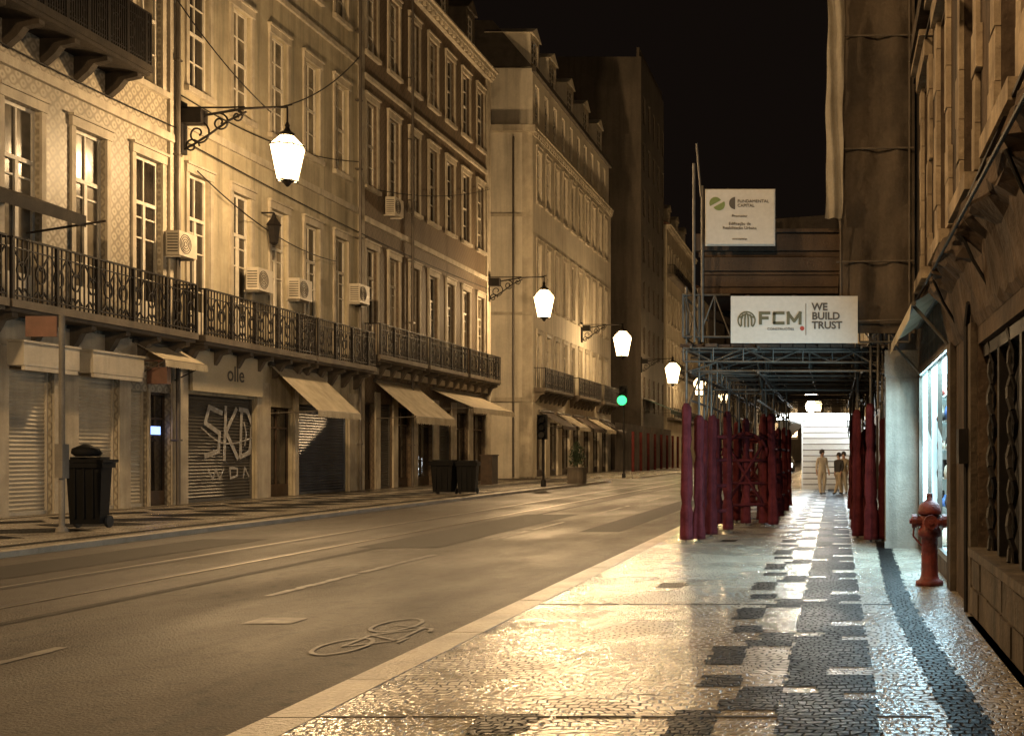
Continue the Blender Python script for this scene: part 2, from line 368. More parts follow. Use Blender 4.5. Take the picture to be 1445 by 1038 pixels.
# ------------------------------------------------------------------ building kit
cache={}
def window_meshes(w,h,style,fm,gm):
    key=(round(w,2),round(h,2),style,fm.name,gm.name)
    if key in cache: return cache[key]
    fr=MB(); d0,d1=.12,.2; t=.09
    fr.box(-w/2,-w/2+t,d0,d1,0,h); fr.box(w/2-t,w/2,d0,d1,0,h)
    fr.box(-w/2+t,w/2-t,d0,d1,0,t); fr.box(-w/2+t,w/2-t,d0,d1,h-t,h)
    e=.002
    if style=='tall':
        zt=h*.72; fr.box(-w/2+t,w/2-t,d0-.015,d1-e,zt,zt+.11); fr.box(-.06,.06,d0-.01,d1-2*e,t,zt)
        fr.box(-.025,.025,d0+.01,d1-2*e,zt+.11,h-t)
        for s in(-1,1):
            for q in (.28,.52,.64): fr.box(min(s*.06,s*(w/2-t)),max(s*.06,s*(w/2-t)),d0+.015,d1-3*e,h*q,h*q+.045)
        fr.box(-w/2+t,-.06,d0+.005,d1-4*e,t,h*.16); fr.box(.06,w/2-t,d0+.005,d1-4*e,t,h*.16)
    else:
        fr.box(-w/2+t,w/2-t,d0-.015,d1-e,h*.5-.045,h*.5+.045); fr.box(-.025,.025,d0+.01,d1-2*e,t,h*.5-.045); fr.box(-.025,.025,d0+.01,d1-2*e,h*.5+.045,h-t)
        for q in (.25,.75): fr.box(-w/2+t,w/2-t,d0+.015,d1-3*e,h*q-.02,h*q+.02)
    gl=MB(); gl.quad([(-w/2,.175,0),(w/2,.175,0),(w/2,.175,h),(-w/2,.175,h)])
    su=MB(); k=.17; o=-.07
    su.box(-w/2-k,-w/2-.004,o,.1,-.02,h); su.box(w/2+.004,w/2+k,o,.1,-.02,h); su.box(-w/2-k-.02,w/2+k+.02,o-.03,.1,h+.003,h+.26)
    su.box(-w/2-k-.05,w/2+k+.05,o-.09,.1,h+.263,h+.34)
    su.box(-w/2-k-.04,w/2+k+.04,o-.1,.115,-.2,-.023)
    r=(fr.mesh('window',[fm]),gl.mesh('glass_pane',[gm]),su.mesh('window_surround',[m_stone]))
    cache[key]=r; return r
def put_window(b,F,u,z,w,h,style='tall',fm=None,gm=None,surround=True):
    fm=fm or m_white; gm=gm or m_glass
    a,g,s=window_meshes(w,h,style,fm,gm); mx=F@T((u,0,z))
    wo=add('window',a,b,mx); add('glass_pane',g,wo,mx)
    if surround: add('window_surround',s,wo,mx)
    return wo
def wallmesh(mb,u0,u1,z0,z1,ops,depth=.3,mi=0,z_off=0):
    us=sorted({u0,u1}|{a for o in ops for a in o[:2]}); zs=sorted({z0,z1}|{a for o in ops for a in o[2:4]})
    for a,b in zip(us[:-1],us[1:]):
        for c,d in zip(zs[:-1],zs[1:]):
            mu,mz=(a+b)/2,(c+d)/2
            if any(o[0]<mu<o[1] and o[2]<mz<o[3] for o in ops): continue
            mb.quad([(a,0,c),(b,0,c),(b,0,d),(a,0,d)],mi)
    for a,b,c,d in ops:
        mb.quad([(a,0,c),(a,depth,c),(a,depth,d),(a,0,d)],mi); mb.quad([(b,0,c),(b,0,d),(b,depth,d),(b,depth,c)],mi)
        mb.quad([(a,0,d),(a,depth,d),(b,depth,d),(b,0,d)],mi); mb.quad([(a,0,c),(b,0,c),(b,depth,c),(a,depth,c)],mi)
def railing(mb,u0,u1,y,z0,h,step=.14,ring=True,ends=True,w0=.016):
    t=.025
    mb.box(u0,u1,y-.03,y+.03,z0+h-.05,z0+h); mb.box(u0,u1,y-.02,y+.02,z0+.08,z0+.12); mb.box(u0,u1,y-.018,y+.018,z0+h-.3,z0+h-.27)
    n=max(2,int((u1-u0)/step))
    for i in range(n+1):
        u=u0+(u1-u0)*i/n; w=w0 if i%9 else .04
        mb.box(u-w,u+w,y-w,y+w,z0+.0,z0+h-.05)
    if ring:
        k=int((u1-u0)/.62)
        for i in range(k):
            c=u0+(i+.5)*(u1-u0)/k; rr=.17; zc=z0+h*.47
            pts=[(c+rr*math.cos(a*pi/5),y,zc+rr*1.35*math.sin(a*pi/5)) for a in range(11)]
            mb.tube(pts,.026,4)
            mb.tube([(c-.25,y,z0+.15),(c-.1,y,z0+.3),(c,y,z0+.18),(c+.1,y,z0+.3),(c+.25,y,z0+.15)],.024,4)
            mb.tube([(c-.28,y,z0+h-.3),(c,y,z0+h*.47+.1),(c+.28,y,z0+h-.3)],.022,4)
    if ends:
        for u in (u0,u1):
            mb.box(u-.02,u+.02,y,-.0,z0+h-.05,z0+h)
            for q in range(1,6): mb.box(u-.012,u+.012,y*q/6-.012,y*q/6+.012,z0,z0+h-.05)
def balcony(b,F,u0,u1,z,proj=.8,h=1.45,consoles=True,step=.17,mat=None,w0=.016):
    mb=MB(); mb.box(u0-.05,u1+.05,-proj-.05,-.001,z-.2,z); mb.box(u0-.01,u1+.01,-proj+.03,-.001,z-.3,z-.203)
    if consoles:
        n=max(2,int((u1-u0)/1.3)+1)
        for i in range(n):
            u=u0+.25+(u1-u0-.5)*i/(n-1)
            prof=[(0,-.3),(-proj*.85,-.3),(-proj*.85,-.42),(-proj*.5,-.5),(-proj*.35,-.72),(-.12,-.95),(0,-1.0)]
            k=len(mb.v)
            for du in (-.1,.1): mb.v+=[(u+du,p[0]-.001,z+p[1]-.004) for p in prof]
            L=len(prof)
            mb.f.append(tuple(k+i for i in reversed(range(L)))); mb.m.append(0); mb.f.append(tuple(k+L+i for i in range(L))); mb.m.append(0)
            for i2 in range(L):
                j=(i2+1)%L; mb.f.append((k+i2,k+j,k+L+j,k+L+i2)); mb.m.append(0)
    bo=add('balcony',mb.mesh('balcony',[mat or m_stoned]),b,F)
    mb=MB(); railing(mb,u0,u1,-proj,z,h,step,w0=w0); add('railing',mb.mesh('railing',[m_iron]),bo,F)
def shutter(b,F,u0,u1,z0,z1,mat,depth=.18,name='roller_shutter'):
    mb=MB(); z=z0; s=.11
    while z<z1-.01:
        e=min(z+s,z1); mb.quad([(u0,depth,z),(u1,depth,z),(u1,depth-.035,z+(e-z)*.5),(u0,depth-.035,z+(e-z)*.5)]); mb.quad([(u0,depth-.035,z+(e-z)*.5),(u1,depth-.035,z+(e-z)*.5),(u1,depth,e),(u0,depth,e)]); z=e
    for u in (u0,u1): mb.box(u-.04,u+.04,depth-.09,depth+.02,z0,z1)
    mb.box(u0,u1,depth-.08,depth+.01,z0,z0+.1)
    return add(name,mb.mesh(name,[mat]),b,F)
def shopfront(b,F,u0,u1,z0,z1,fm=None,lit=None,depth=.2):
    fm=fm or m_brownw; mb=MB(); t=.07; w=u1-u0; n=max(1,round(w/1.0))
    mb.box(u0,u1,depth-.03,depth+.04,z0,z0+.45); mb.box(u0,u1,depth-.03,depth+.04,z1-t,z1); zt=z0+(z1-z0)*.76; mb.box(u0,u1,depth-.025,depth+.035,zt,zt+t)
    for i in range(n+1):
        u=u0+w*i/n; mb.box(max(u0,u-t/2),min(u1,u+t/2),depth-.028,depth+.038,z0+.45,z1-t)
    o=add('shop_door',mb.mesh('shop_door',[fm]),b,F)
    mb=MB(); mb.quad([(u0,depth+.02,z0),(u1,depth+.02,z0),(u1,depth+.02,z1),(u0,depth+.02,z1)]); add('glass_pane',mb.mesh('glass_pane',[lit or m_glass]),o,F)
def awning(b,F,u0,u1,zt,zb,proj,mat,val=.28,sag=.03):
    mb=MB(); n=8; m=6; P=[]
    for i in range(n+1):
        row=[]
        for j in range(m+1):
            t=j/m; u=u0+(u1-u0)*i/n; row.append((u,-.03-proj*t,zt+(zb-zt)*t-sag*math.sin(pi*t)*(1 if i%2 else .3)))
        P.append(row)
    for i in range(n):
        for j in range(m): mb.quad([P[i][j],P[i][j+1],P[i+1][j+1],P[i+1][j]])
        k=4
        for q in range(k):
            ua=u0+(u1-u0)*(i+q/k)/n; ub=u0+(u1-u0)*(i+(q+1)/k)/n
            mb.quad([(ua,-.03-proj,zb),(ub,-.03-proj,zb),(ub,-.05-proj,zb-val*(.85+.15*((q+i)%2))),(ua,-.05-proj,zb-val*(.85+.15*((q+1+i)%2)))])
    o=add('awning',mb.mesh('awning',[mat]),b,F)
    mb=MB(); mb.cyl((u0-.05,-.06,zt+.03),(u1+.05,-.06,zt+.03),.09); mb.cyl((u0,-.0-proj,zb),(u1,0-proj,zb),.03)
    for u in (u0+.1,u1-.1): mb.cyl((u,-.02,zb-.5 if proj<1.6 else zb-.1),(u,-proj,zb-.01),.022)
    add('awning_frame',mb.mesh('awning_frame',[m_steel]),o,F)
def body(mb,u0,u1,D,z1,mi=0,z0=-.15):
    mb.quad([(u0,0,z0),(u0,0,z1),(u0,D,z1),(u0,D,z0)],mi); mb.quad([(u1,0,z0),(u1,D,z0),(u1,D,z1),(u1,0,z1)],mi)
    mb.quad([(u0,D,z0),(u0,D,z1),(u1,D,z1),(u1,D,z0)],mi); mb.quad([(u0,0,z1),(u1,0,z1),(u1,D,z1),(u0,D,z1)],mi)
def pitched(mb,u0,u1,D,z,h,ov=.4):
    mb.quad([(u0-.0,-ov,z),(u1,-ov,z),(u1,D/2,z+h),(u0,D/2,z+h)]); mb.quad([(u0,D,z),(u0,D/2,z+h),(u1,D/2,z+h),(u1,D,z)])
    mb.quad([(u0,-ov,z),(u0,D/2,z+h),(u0,D,z)]); mb.quad([(u1,-ov,z),(u1,D,z),(u1,D/2,z+h)])
    n=int((u1-u0)/.5)
    for i in range(n+1):
        u=u0+(u1-u0)*i/n; a=Vector((u,-ov,z+.03)); c=Vector((u,D/2,z+h+.03)); mb.cyl(a,c,.07,n=5,cap=False)
def dormer(b,F,u,z,w=1.5,h=2.4,back=3,mat=None):
    mb=MB(); mb.box(u-w/2,u-w/2+.25,.3,back,z,z+h); mb.box(u+w/2-.25,u+w/2,.3,back,z,z+h); mb.box(u-w/2+.25,u+w/2-.25,.3,back,z+h-.3,z+h)
    mb.box(u-w/2+.25,u+w/2-.25,.3,back,z,z+.25)
    a=(u-w/2-.15,.15,z+h);c=(u+w/2+.15,.15,z+h);t=(u,.15,z+h+.7)
    a2,c2,t2=[(p[0],back,p[2]) for p in (a,c,t)]
    mb.quad([a,c,t]);mb.quad([a,t,t2,a2]);mb.quad([c,c2,t2,t]);mb.quad([a,a2,c2,c])
    d=add('dormer',mb.mesh('dormer',[mat or m_plD]),b,F)
    ww=w-.5;hh=h-.55
    A,g,s=window_meshes(ww,hh,'sash',m_white,m_glass); mx=F@T((u,.25,z+.25)); add('dormer_window',A,d,mx); add('dormer_glass',g,d,mx)
def pxy(px): return -FL*1560/(1180-px)     # distance along the street of a spot on the left frontage
def simple_building(name,F,u0,u1,H,mat,rows,label,cat='building',sp=2.62,ww=1.15,start=None,roofh=3,D=14,gops=(),cornice=1.0,fm=None,wfrac=.25,group='townhouses lining the street',roofmat=None,surround=True):
    b=root('building',F@Vector((u0,0,0)),label,cat,group)
    us=[];u=start if start is not None else u0+sp/2
    while u<u1-ww*.6: us.append(u); u+=sp
    ops=[(a-ww/2,a+ww/2,z0,z1) for a in us for (z0,z1) in rows]+list(gops)
    mb=MB(); wallmesh(mb,u0,u1,-.15,H,ops); body(mb,u0,u1,D,H)
    add('wall',mb.mesh('wall',[mat]),b,F)
    for r_,(z0,z1) in enumerate(rows):
        for k,a in enumerate(us):
            rr=R.random(); gm=m_glassc if rr<.3 else (m_glassw if rr<.3+wfrac*.4 else m_glass)
            put_window(b,F,a,z0,ww,z1-z0,'tall' if r_==0 else 'sash',fm=fm,gm=gm,surround=surround)
    if cornice:
        c=cornice
        mb=MB(); mb.box(u0,u1,-.25*c,-.003,H-.55,H-.3); mb.box(u0-.0,u1,-.45*c,-.003,H-.297,H-.08); mb.box(u0,u1,-.6*c,-.003,H-.077,H+.02)
        n=int((u1-u0)/.6)
        for i in range(n): 
            uu=u0+(i+.5)*(u1-u0)/n; mb.box(uu-.08,uu+.08,-.42*c,-.255*c,H-.5,H-.3)
        add('cornice',mb.mesh('cornice',[m_stone]),b,F)
    if roofh:
        mb=MB(); pitched(mb,u0,u1,D,H+.03,roofh); add('roof',mb.mesh('roof',[roofmat or m_roof]),b,F)
    return b,us
FLm=frame((FL,0,0),'L')
def bandpart(b,F,boxes,name='stone_band',mat=None):
    mb=MB()
    for q in boxes: mb.box(*q)
    add(name,mb.mesh(name,[mat or m_stone]),b,F)
# ---- house with patterned tile front
gA=[(28.02,29.58,0,3.84),(30.6,32.28,0,3.86),(32.85,33.65,0,3.5),(33.8,34.85,0,3.5),(24.6,26.6,0,3.8),(21,23.5,0,3.8)]
bA,usA=simple_building('building',FLm,17.0,35.2,25.5,m_tileA,[(5.45,10.6),(12.9,17.0),(19.4,22.8)],'old house front clad in patterned pale tiles with iron balconies',start=18.0,sp=2.62,ww=1.3,gops=gA,surround=True)
bx=[(17,35.17,-.08,-.004,4.35,5.0),(17,35.17,-.14,-.004,11.4,11.65),(17,35.17,-.14,-.004,18,18.2),(34.7,35.18,-.10,-.004,5.5,11.39),(34.7,35.18,-.10,-.004,11.66,17.99)]
for a,c in [(17,21),(23.5,24.6),(26.6,28.02),(29.58,30.6),(32.28,32.85),(33.65,33.8),(34.85,35.17)]: bx.append((a+.03,c-.03,-.06,-.004,0,4.34))
bandpart(bA,FLm,bx)
balcony(bA,FLm,17.2,26.9,5.4,h=1.55); balcony(bA,FLm,27.1,34.9,5.4,h=1.55)
balcony(bA,FLm,17.2,32.1,12.85,proj=1.1,h=1.5,step=.09,mat=m_soot,w0=.024)
shutter(bA,FLm,28.02,29.58,0,3.84,m_shut); shutter(bA,FLm,30.6,32.28,0,3.86,m_shut); shutter(bA,FLm,32.85,33.65,0,3.5,m_shut)
shutter(bA,FLm,24.6,26.6,0,3.8,m_shut); shutter(bA,FLm,21,23.5,0,3.8,m_shut)
shopfront(bA,FLm,33.8,34.85,0,3.5)
mb=MB(); mb.box(34.0,34.6,.15,.18,2.2,2.45); add('doorway_glow',mb.mesh('doorway_glow',[m_blue]),bA,FLm)  # added glowing panel that gives the doorway its blue light, not a screen
for (a,c) in ((27.9,29.95),(30.5,32.75)):
    mb=MB(); mb.box(a,c,-.5,-.07,3.84,4.42); mb.box(a-.03,c+.03,-.53,-.07,4.423,4.48); mb.box(a+.05,c-.05,-.49,-.4,3.72,3.837)
    add('shutter_housing',mb.mesh('shutter_housing',[m_shut]),bA,FLm)
awning(bA,FLm,32.9,35.1,4.95,4.4,1.0,m_canvas,val=.22)
mb=MB(); mb.quad([(24,-.05,8.3),(28.6,-.05,8.3),(28.6,-1.6,7.75),(24,-1.6,7.75)]); mb.quad([(24,-1.6,7.75),(28.6,-1.6,7.75),(28.6,-1.6,7.45),(24,-1.6,7.45)]); mb.tube([(28.6,-.05,7.3),(28.6,-2.1,7.62)],.03)
add('canopy',mb.mesh('canopy',[m_soot]),bA,FLm)
# ---- cream plaster house
gB=[(35.75,39.9,0,3.55),(40.95,42.7,0,3.35),(43.1,47.5,0,3.55)]
bB,usB=simple_building('building',FLm,35.2,48.5,25.9,m_plB,[(5.45,10.7),(13.5,17.2),(20.0,23.3)],'cream plastered house with sash windows and stained walls',start=36.4,sp=2.62,ww=1.2,gops=gB)
bx=[(35.23,48.47,-.07,-.004,5.0,5.15),(35.23,48.47,-.12,-.004,12.1,12.35),(35.23,48.47,-.12,-.004,18.6,18.8)]
for a,c in ((35.23,35.7),(39.95,40.9),(42.75,43.05),(47.55,48.45)): bx.append((a,c,-.08,-.004,0,4.2))
bandpart(bB,FLm,bx)
balcony(bB,FLm,35.4,42.9,5.4,h=1.5); balcony(bB,FLm,43.1,48.4,5.4,h=1.5)
gs=shutter(bB,FLm,35.75,39.9,0,3.55,m_shutd)
shopfront(bB,FLm,40.95,42.7,0,3.35); shutter(bB,FLm,43.1,47.5,0,3.55,m_shutb)
mb=MB(); gc=[.12]
def rb(p,w=.15,sm=True):
    gc[0]-=.006; q=[(36.9+x*.95,.75+y*.82) for x,y in p]; mb.ribbon(smooth_line(q) if sm else q,w,const=gc[0])
rb([(1.15,2.75),(.35,2.95),(.1,2.3),(1.0,1.9),(.95,1.15),(.1,.95)],.17,False)
rb([(1.4,3.0),(1.3,.8)],.17,False); rb([(2.1,2.95),(1.4,1.95),(2.2,.85)],.17,False)
rb([(2.45,2.95),(2.35,.9),(3.0,1.1),(3.2,2.3),(2.85,2.9),(2.3,2.95)],.17,False)
rb([(2.6,2.4),(2.75,1.9),(2.65,1.4)],.08); rb([(-.2,2.1),(.9,1.55),(2.0,1.5),(3.4,1.8)],.05)
rb([(.2,.4),(.5,.0),(.7,.4),(.95,.0),(1.2,.4)],.08,False); rb([(1.6,.45),(1.65,.0),(2.1,.1),(2.1,.4),(1.6,.45)],.08,False); rb([(2.5,.0),(2.6,.45),(2.9,.05)],.07,False)
add('graffiti',mb.mesh('graffiti',[m_gr]),gs,FLm)
awning(bB,FLm,40.9,44.6,4.9,3.2,1.8,m_canvas,val=.25)
# ---- ochre tiled house
gC=[]
for a,c in ((510,528),(535,553),(560,580),(588,610),(618,636),(643,660),(666,684)): gC.append((pxy(a),pxy(c),0,3.9))
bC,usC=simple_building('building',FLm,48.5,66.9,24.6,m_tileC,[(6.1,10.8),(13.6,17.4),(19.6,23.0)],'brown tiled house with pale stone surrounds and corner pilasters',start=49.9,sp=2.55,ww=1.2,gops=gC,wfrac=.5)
bx=[]
for (a,c) in ((48.52,49.0),(66.2,66.88)): bx+=[(a,c,-.1,-.004,0,5.2),(a,c,-.1,-.004,5.9,24.0)]
bx+=[(48.52,66.88,-.16,-.004,5.2,5.5),(49.0,66.2,-.16,-.004,11.9,12.15),(49.0,66.2,-.16,-.004,18.3,18.5)]
gg=[48.98]+[x for o in gC for x in o[:2]]+[66.2]
for i in range(0,len(gg),2): bx.append((gg[i]+.02,gg[i+1]-.02,-.08,-.004,0,4.4))
bandpart(bC,FLm,bx)
for k in range(3): balcony(bC,FLm,49.0+k*6,49.0+k*6+5.5,6.0,h=1.4)
for i,o in enumerate(gC):
    if i in (1,4): shutter(bC,FLm,o[0],o[1],0,3.9,m_shutd)
    else: shopfront(bC,FLm,o[0],o[1],0,3.9)
awning(bC,FLm,50.2,55.4,4.9,3.3,1.9,m_canvas,val=.35); awning(bC,FLm,57.2,64.6,4.95,4.0,2.2,m_canvas,val=.3)
for u in (52,56,60,64.4): dormer(bC,FLm,u,24.9,mat=m_stoned)
# ---- corner building after the cross street
rowsD=[(6.3,10.0),(12.2,16.4),(19.3,22.9)]
bD,usD=simple_building('building',FLm,76.5,103,24.2,m_plD,rowsD,'pale corner building with attic storey and mansard roof',start=78.1,sp=2.5,ww=1.15,roofh=0,D=13,cornice=.5,gops=[(77.5+i*3.6,79.9+i*3.6,0,3.9) for i in range(7)])
for i in range(7): shopfront(bD,FLm,77.5+i*3.6,79.9+i*3.6,0,3.9)
for k,(a,c) in enumerate(((76.8,85),(87,95),(96.5,102.6))): balcony(bD,FLm,a,c,6.2,h=1.4,step=.2)
for i in range(5): awning(bD,FLm,78+i*5,81.8+i*5,4.6,3.6,1.7,m_canvas if i%2 else m_canvasd,val=.3)
mb=MB(); wallmesh(mb,76.9,102.6,24.23,28.4,[(a-.5,a+.5,24.9,27.5) for a in usD]); body(mb,76.9,102.6,12,28.4,z0=24.23)
Fat=FLm@T((0,.12,0)); add('attic_storey',mb.mesh('attic_storey',[m_plD]),bD,Fat)
for a in usD: put_window(bD,Fat,a,24.9,1.0,2.6,'sash',surround=False)
mb=MB(); mb.box(76.7,102.8,-.3,-.002,28.1,28.45); mb.quad([(76.9,0,28.5),(102.6,0,28.5),(102.0,3,32),(77.6,3,32)]); mb.quad([(76.9,0,28.5),(77.6,3,32),(77.6,9,32),(76.9,12,28.5)]); mb.quad([(102.6,0,28.5),(102.6,12,28.5),(102,9,32),(102,3,32)]); mb.quad([(77.6,3,32),(102,3,32),(102,9,32),(77.6,9,32)])
add('mansard_roof',mb.mesh('mansard_roof',[m_zinc]),bD,Fat)
for u in (78.6,83.5,89,94.5,100): dormer(bD,Fat,u,28.5,w=2.2,h=2.6,back=3.5,mat=m_plD)
mb=MB()
for u in (85.8,97): mb.box(u,u+1.1,4,6,31,34.2); mb.box(u-.1,u+1.2,3.9,6.1,34.2,34.4)
add('chimney',mb.mesh('chimney',[m_plD]),bD,Fat)
Fs=frame((0,76.5,0),'S')
bandpart(bD,Fs,[(-33.9,-21.02,-.12,-.004,11.2,11.4),(-33.9,-21.02,-.12,-.004,5.2,5.5),(-33.9,-20.7,-.5,-.004,23.8,24.22),(-33.9,-21.02,-.12,-.004,18,18.2),(-21.9,-21.02,-.09,-.004,0,5.19),(-21.7,-21.02,-.09,-.004,5.51,11.19),(-21.7,-21.02,-.09,-.004,11.41,17.99),(-21.7,-21.02,-.09,-.004,18.21,23.79)],'side_trim')
mb=MB(); mb.cyl((-22.3,-.12,0),(-22.3,-.12,23.5),.07); add('downpipe',mb.mesh('downpipe',[m_zinc]),bD,Fs)
# ---- dark tower block and further buildings
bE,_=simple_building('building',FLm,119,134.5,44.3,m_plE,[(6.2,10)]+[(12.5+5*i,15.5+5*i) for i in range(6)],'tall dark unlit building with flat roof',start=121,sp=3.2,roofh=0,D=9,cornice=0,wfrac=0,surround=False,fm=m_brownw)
mb=MB(); mb.box(119,134.5,.2,.5,44.3,45.3); add('parapet',mb.mesh('parapet',[m_plE]),bE,FLm)
bF,_=simple_building('building',FLm,137,163,30,m_plF,[(6.2,10),(12,15.6),(18,21.4),(24,27.2)],'distant lit townhouse with balconies and dormers',start=138.6,sp=2.9,D=12,surround=True)
for z in (6.1,11.9,23.9): balcony(bF,FLm,137.3,162.6,z,h=1.2,consoles=False,step=.4,proj=.9)
for u in (141,148,155): dormer(bF,FLm,u,30.2,w=2,mat=m_stone)
simple_building('building',FLm,170,200,27,m_plF,[(6.2,10),(12,15.6),(18,21.4)],'distant townhouse in a dim street',start=172,sp=3.2,D=12,surround=False)
simple_building('building',FLm,204,250,29,m_plD,[(6.2,10),(12,15.6),(18,21.4)],'distant townhouse in a dim street',start=206,sp=3.6,D=12,surround=False)
Fe=frame((0,262,0),'S')
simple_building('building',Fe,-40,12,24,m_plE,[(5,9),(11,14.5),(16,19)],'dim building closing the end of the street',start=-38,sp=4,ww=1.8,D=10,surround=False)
# ------------------------------------------------------------------ right side
FRm=frame((FR,0,0),'R')
gR=[(-10.9,-4.5,.63,2.68),(-18.45,-13.35,.25,2.95)]
bR=root('building',(FR,18.7,0),'worn dark stone shop building with ledge and pale window surrounds','building','townhouses lining the street')
wins=[-16.9,-14.2,-11.5,-8.8,-6.1,-3.4]
ops=gR+[(a-.55,a+.55,4.5,7.3) for a in wins]+[(a-.55,a+.55,9.2,12) for a in wins]
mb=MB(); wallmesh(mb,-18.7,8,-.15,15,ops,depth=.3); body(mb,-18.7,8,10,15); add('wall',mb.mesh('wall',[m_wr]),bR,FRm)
rr=random.Random(31)
for a in wins:
    for z0,z1 in ((4.5,7.3),(9.2,12)):
        wo=put_window(bR,FRm,a,z0,1.1,2.8,'sash',surround=False,fm=m_brownw)
        mb=MB()
        for s in (-1,1):
            z=z0-.15
            while z<z1+.05:
                h=min(rr.uniform(.4,.6),z1+.07-z); w=rr.choice((.24,.4)); u=a+s*.56
                mb.box(min(u,u+s*w),max(u,u+s*w),-.05-rr.uniform(0,.02),-.004,z,z+h-.01); z+=h
        mb.box(a-.85,a+.85,-.12,-.004,z1+.08,z1+.35); mb.box(a-.9,a+.9,-.2,-.004,z1+.352,z1+.44); mb.box(a-.8,a+.8,-.16,-.004,z0-.34,z0-.17)
        add('window_surround',mb.mesh('window_surround',[m_wrp]),wo,FRm)
mb=MB()
mb.box(-18.68,8,-.16,-.004,8.2,8.45); mb.box(-18.68,8,-.5,-.004,14.3,14.8)
mb.box(-13.3,-12.9,-.07,-.004,0,2.9); mb.box(-11.35,-10.95,-.07,-.004,0,2.9)
mb.box(-10.9,-4.5,-.12,.1,-.1,.0); mb.box(-10.88,-4.5,-.06,-.004,.02,.6); mb.box(-10.92,-4.5,-.1,.2,.602,.68)
rr=random.Random(8); u=-10.85
while u<-4.8:
    L=rr.uniform(.5,.95); mb.box(u,u+L-.02,-.07-rr.uniform(0,.02),-.062,.05,.3+rr.uniform(-.01,.01)); mb.box(u+.1,min(u+L+.08,-4.6),-.07-rr.uniform(0,.02),-.062,.33,.58); u+=L
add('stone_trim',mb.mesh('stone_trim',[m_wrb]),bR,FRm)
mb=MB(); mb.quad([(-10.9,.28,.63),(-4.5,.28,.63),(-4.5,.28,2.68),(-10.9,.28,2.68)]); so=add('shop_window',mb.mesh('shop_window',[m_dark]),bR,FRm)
mb=MB()
for k in range(5):
    u=-10.5+k*1.2; pts=[(u+.06*math.sin(q*1.1),.08+.03*math.cos(q*1.1),.69+q*.098) for q in range(21)]; mb.tube(pts,.03,5); pts=[(u-.06*math.sin(q*1.1),.08-.03*math.cos(q*1.1),.69+q*.098) for q in range(21)]; mb.tube(pts,.02,5)
    mb.box(u+.55,u+.66,.05,.15,.69,2.66)
mb.box(-10.9,-4.5,.05,.12,2.55,2.66)
add('window_grille',mb.mesh('window_grille',[m_iron]),so,FRm)
mb=MB(); rr=random.Random(12); prof=[(-.004,3.85),(-.2,3.8),(-.3,3.72),(-.31,3.58),(-.24,3.5),(-.14,3.4),(-.1,3.2),(-.05,2.95),(-.004,2.85)]
G=[]; u=-13.3
while u<-4.2:
    j=rr.uniform(-.05,.05); G.append([(u,p[0]*(1+rr.uniform(-.2,.2)) if 0<q<8 else p[0],p[1]+(rr.uniform(-.035,.035)+j if 0<q<8 else 0)) for q,p in enumerate(prof)]); u+=rr.uniform(.08,.35)
k0=len(mb.v)
for g in G: mb.v+=g
for i in range(len(G)-1):
    for q in range(8): mb.f.append((k0+i*9+q,k0+(i+1)*9+q,k0+(i+1)*9+q+1,k0+i*9+q+1)); mb.m.append(0)
mb.quad(list(reversed(G[0])))
add('projecting_ledge',mb.mesh('projecting_ledge',[m_wr]),bR,FRm)
mb=MB()
mb.tube([(-13.2,-.34,3.62),(-8,-.36,3.57),(-4.4,-.34,3.6)],.016); mb.tube([(-13,-.03,4.2),(-9,-.05,4.1),(-4.4,-.03,4.25)],.015)
for u in (-12.4,-9.7,-7.1): mb.tube([(u,-.02,3.0),(u,-.2,3.3),(u,-.31,3.55)],.018)
mb.tube([(-11.2,-.08,.0),(-11.2,-.08,2.9),(-11.0,-.08,3.1)],.03); mb.box(-11.32,-11.1,-.17,-.072,1.5,1.85)
add('ledge_bracket',mb.mesh('ledge_bracket',[m_iron]),bR,FRm)
awning(bR,FRm,-18.3,-13.4,3.72,3.42,.46,m_canvas,val=.2,sag=.05)
# lit display window
sw=add('display_window',None,bR,FRm@T((-18.45,0,.25)))
mb=MB(); a,c=-18.42,-13.38
mb.quad([(a,.75,.25),(c,.75,.25),(c,.75,2.95),(a,.75,2.95)]); mb.quad([(a,0.02,.26),(c,0.02,.26),(c,.75,.26),(a,.75,.26)]); mb.quad([(a,.0,.25),(a,.75,.25),(a,.75,2.95),(a,.0,2.95)]); mb.quad([(c,.3,.25),(c,.3,2.95),(c,.75,2.95),(c,.75,.25)])
for z in (.75,1.2,1.65,2.1,2.5): mb.box(a+.02,c-.02,.3,.73,z,z+.025)
add('display_shelves',mb.mesh('display_shelves',[m_shopglow]),sw,FRm)
mb=MB(); mb.quad([(a,.02,2.93),(a,.74,2.93),(c,.74,2.93),(c,.02,2.93)]); mb.box(a+.01,a+.05,.1,.16,.3,2.9); mb.box(a+.01,a+.05,.6,.7,.3,2.9); add('light_panel',mb.mesh('light_panel',[m_cool]),sw,FRm)
m_bluegoods=pm('blue_goods',(.05,.15,.4),(.04,.1,.3),.4)
goods=[m_redp,m_navy,m_white,m_bluegoods]
for z in (.275,.775,1.225,1.675,2.125,2.525):
    u=a+.15
    while u<c-.15:
        w=R.uniform(.07,.14);h=R.uniform(.12,.32); mi=R.randrange(4); yy=R.uniform(.12,.35) if z<.5 else R.uniform(.33,.42)
        mb=MB(); mb.lathe([(w*.9,0),(w,h*.3),(w*.8,h*.6),(w*.35,h*.75),(w*.3,h)],8,(u,yy,z+.001)); u+=R.uniform(.24,.42)
        add('displayed_item',mb.mesh('displayed_item',[goods[mi]],True),sw,FRm)
mb=MB()
for u in (a,-16.7,-15.05,c-.05): mb.box(u,u+.05,-.02,.04,.25,2.95)
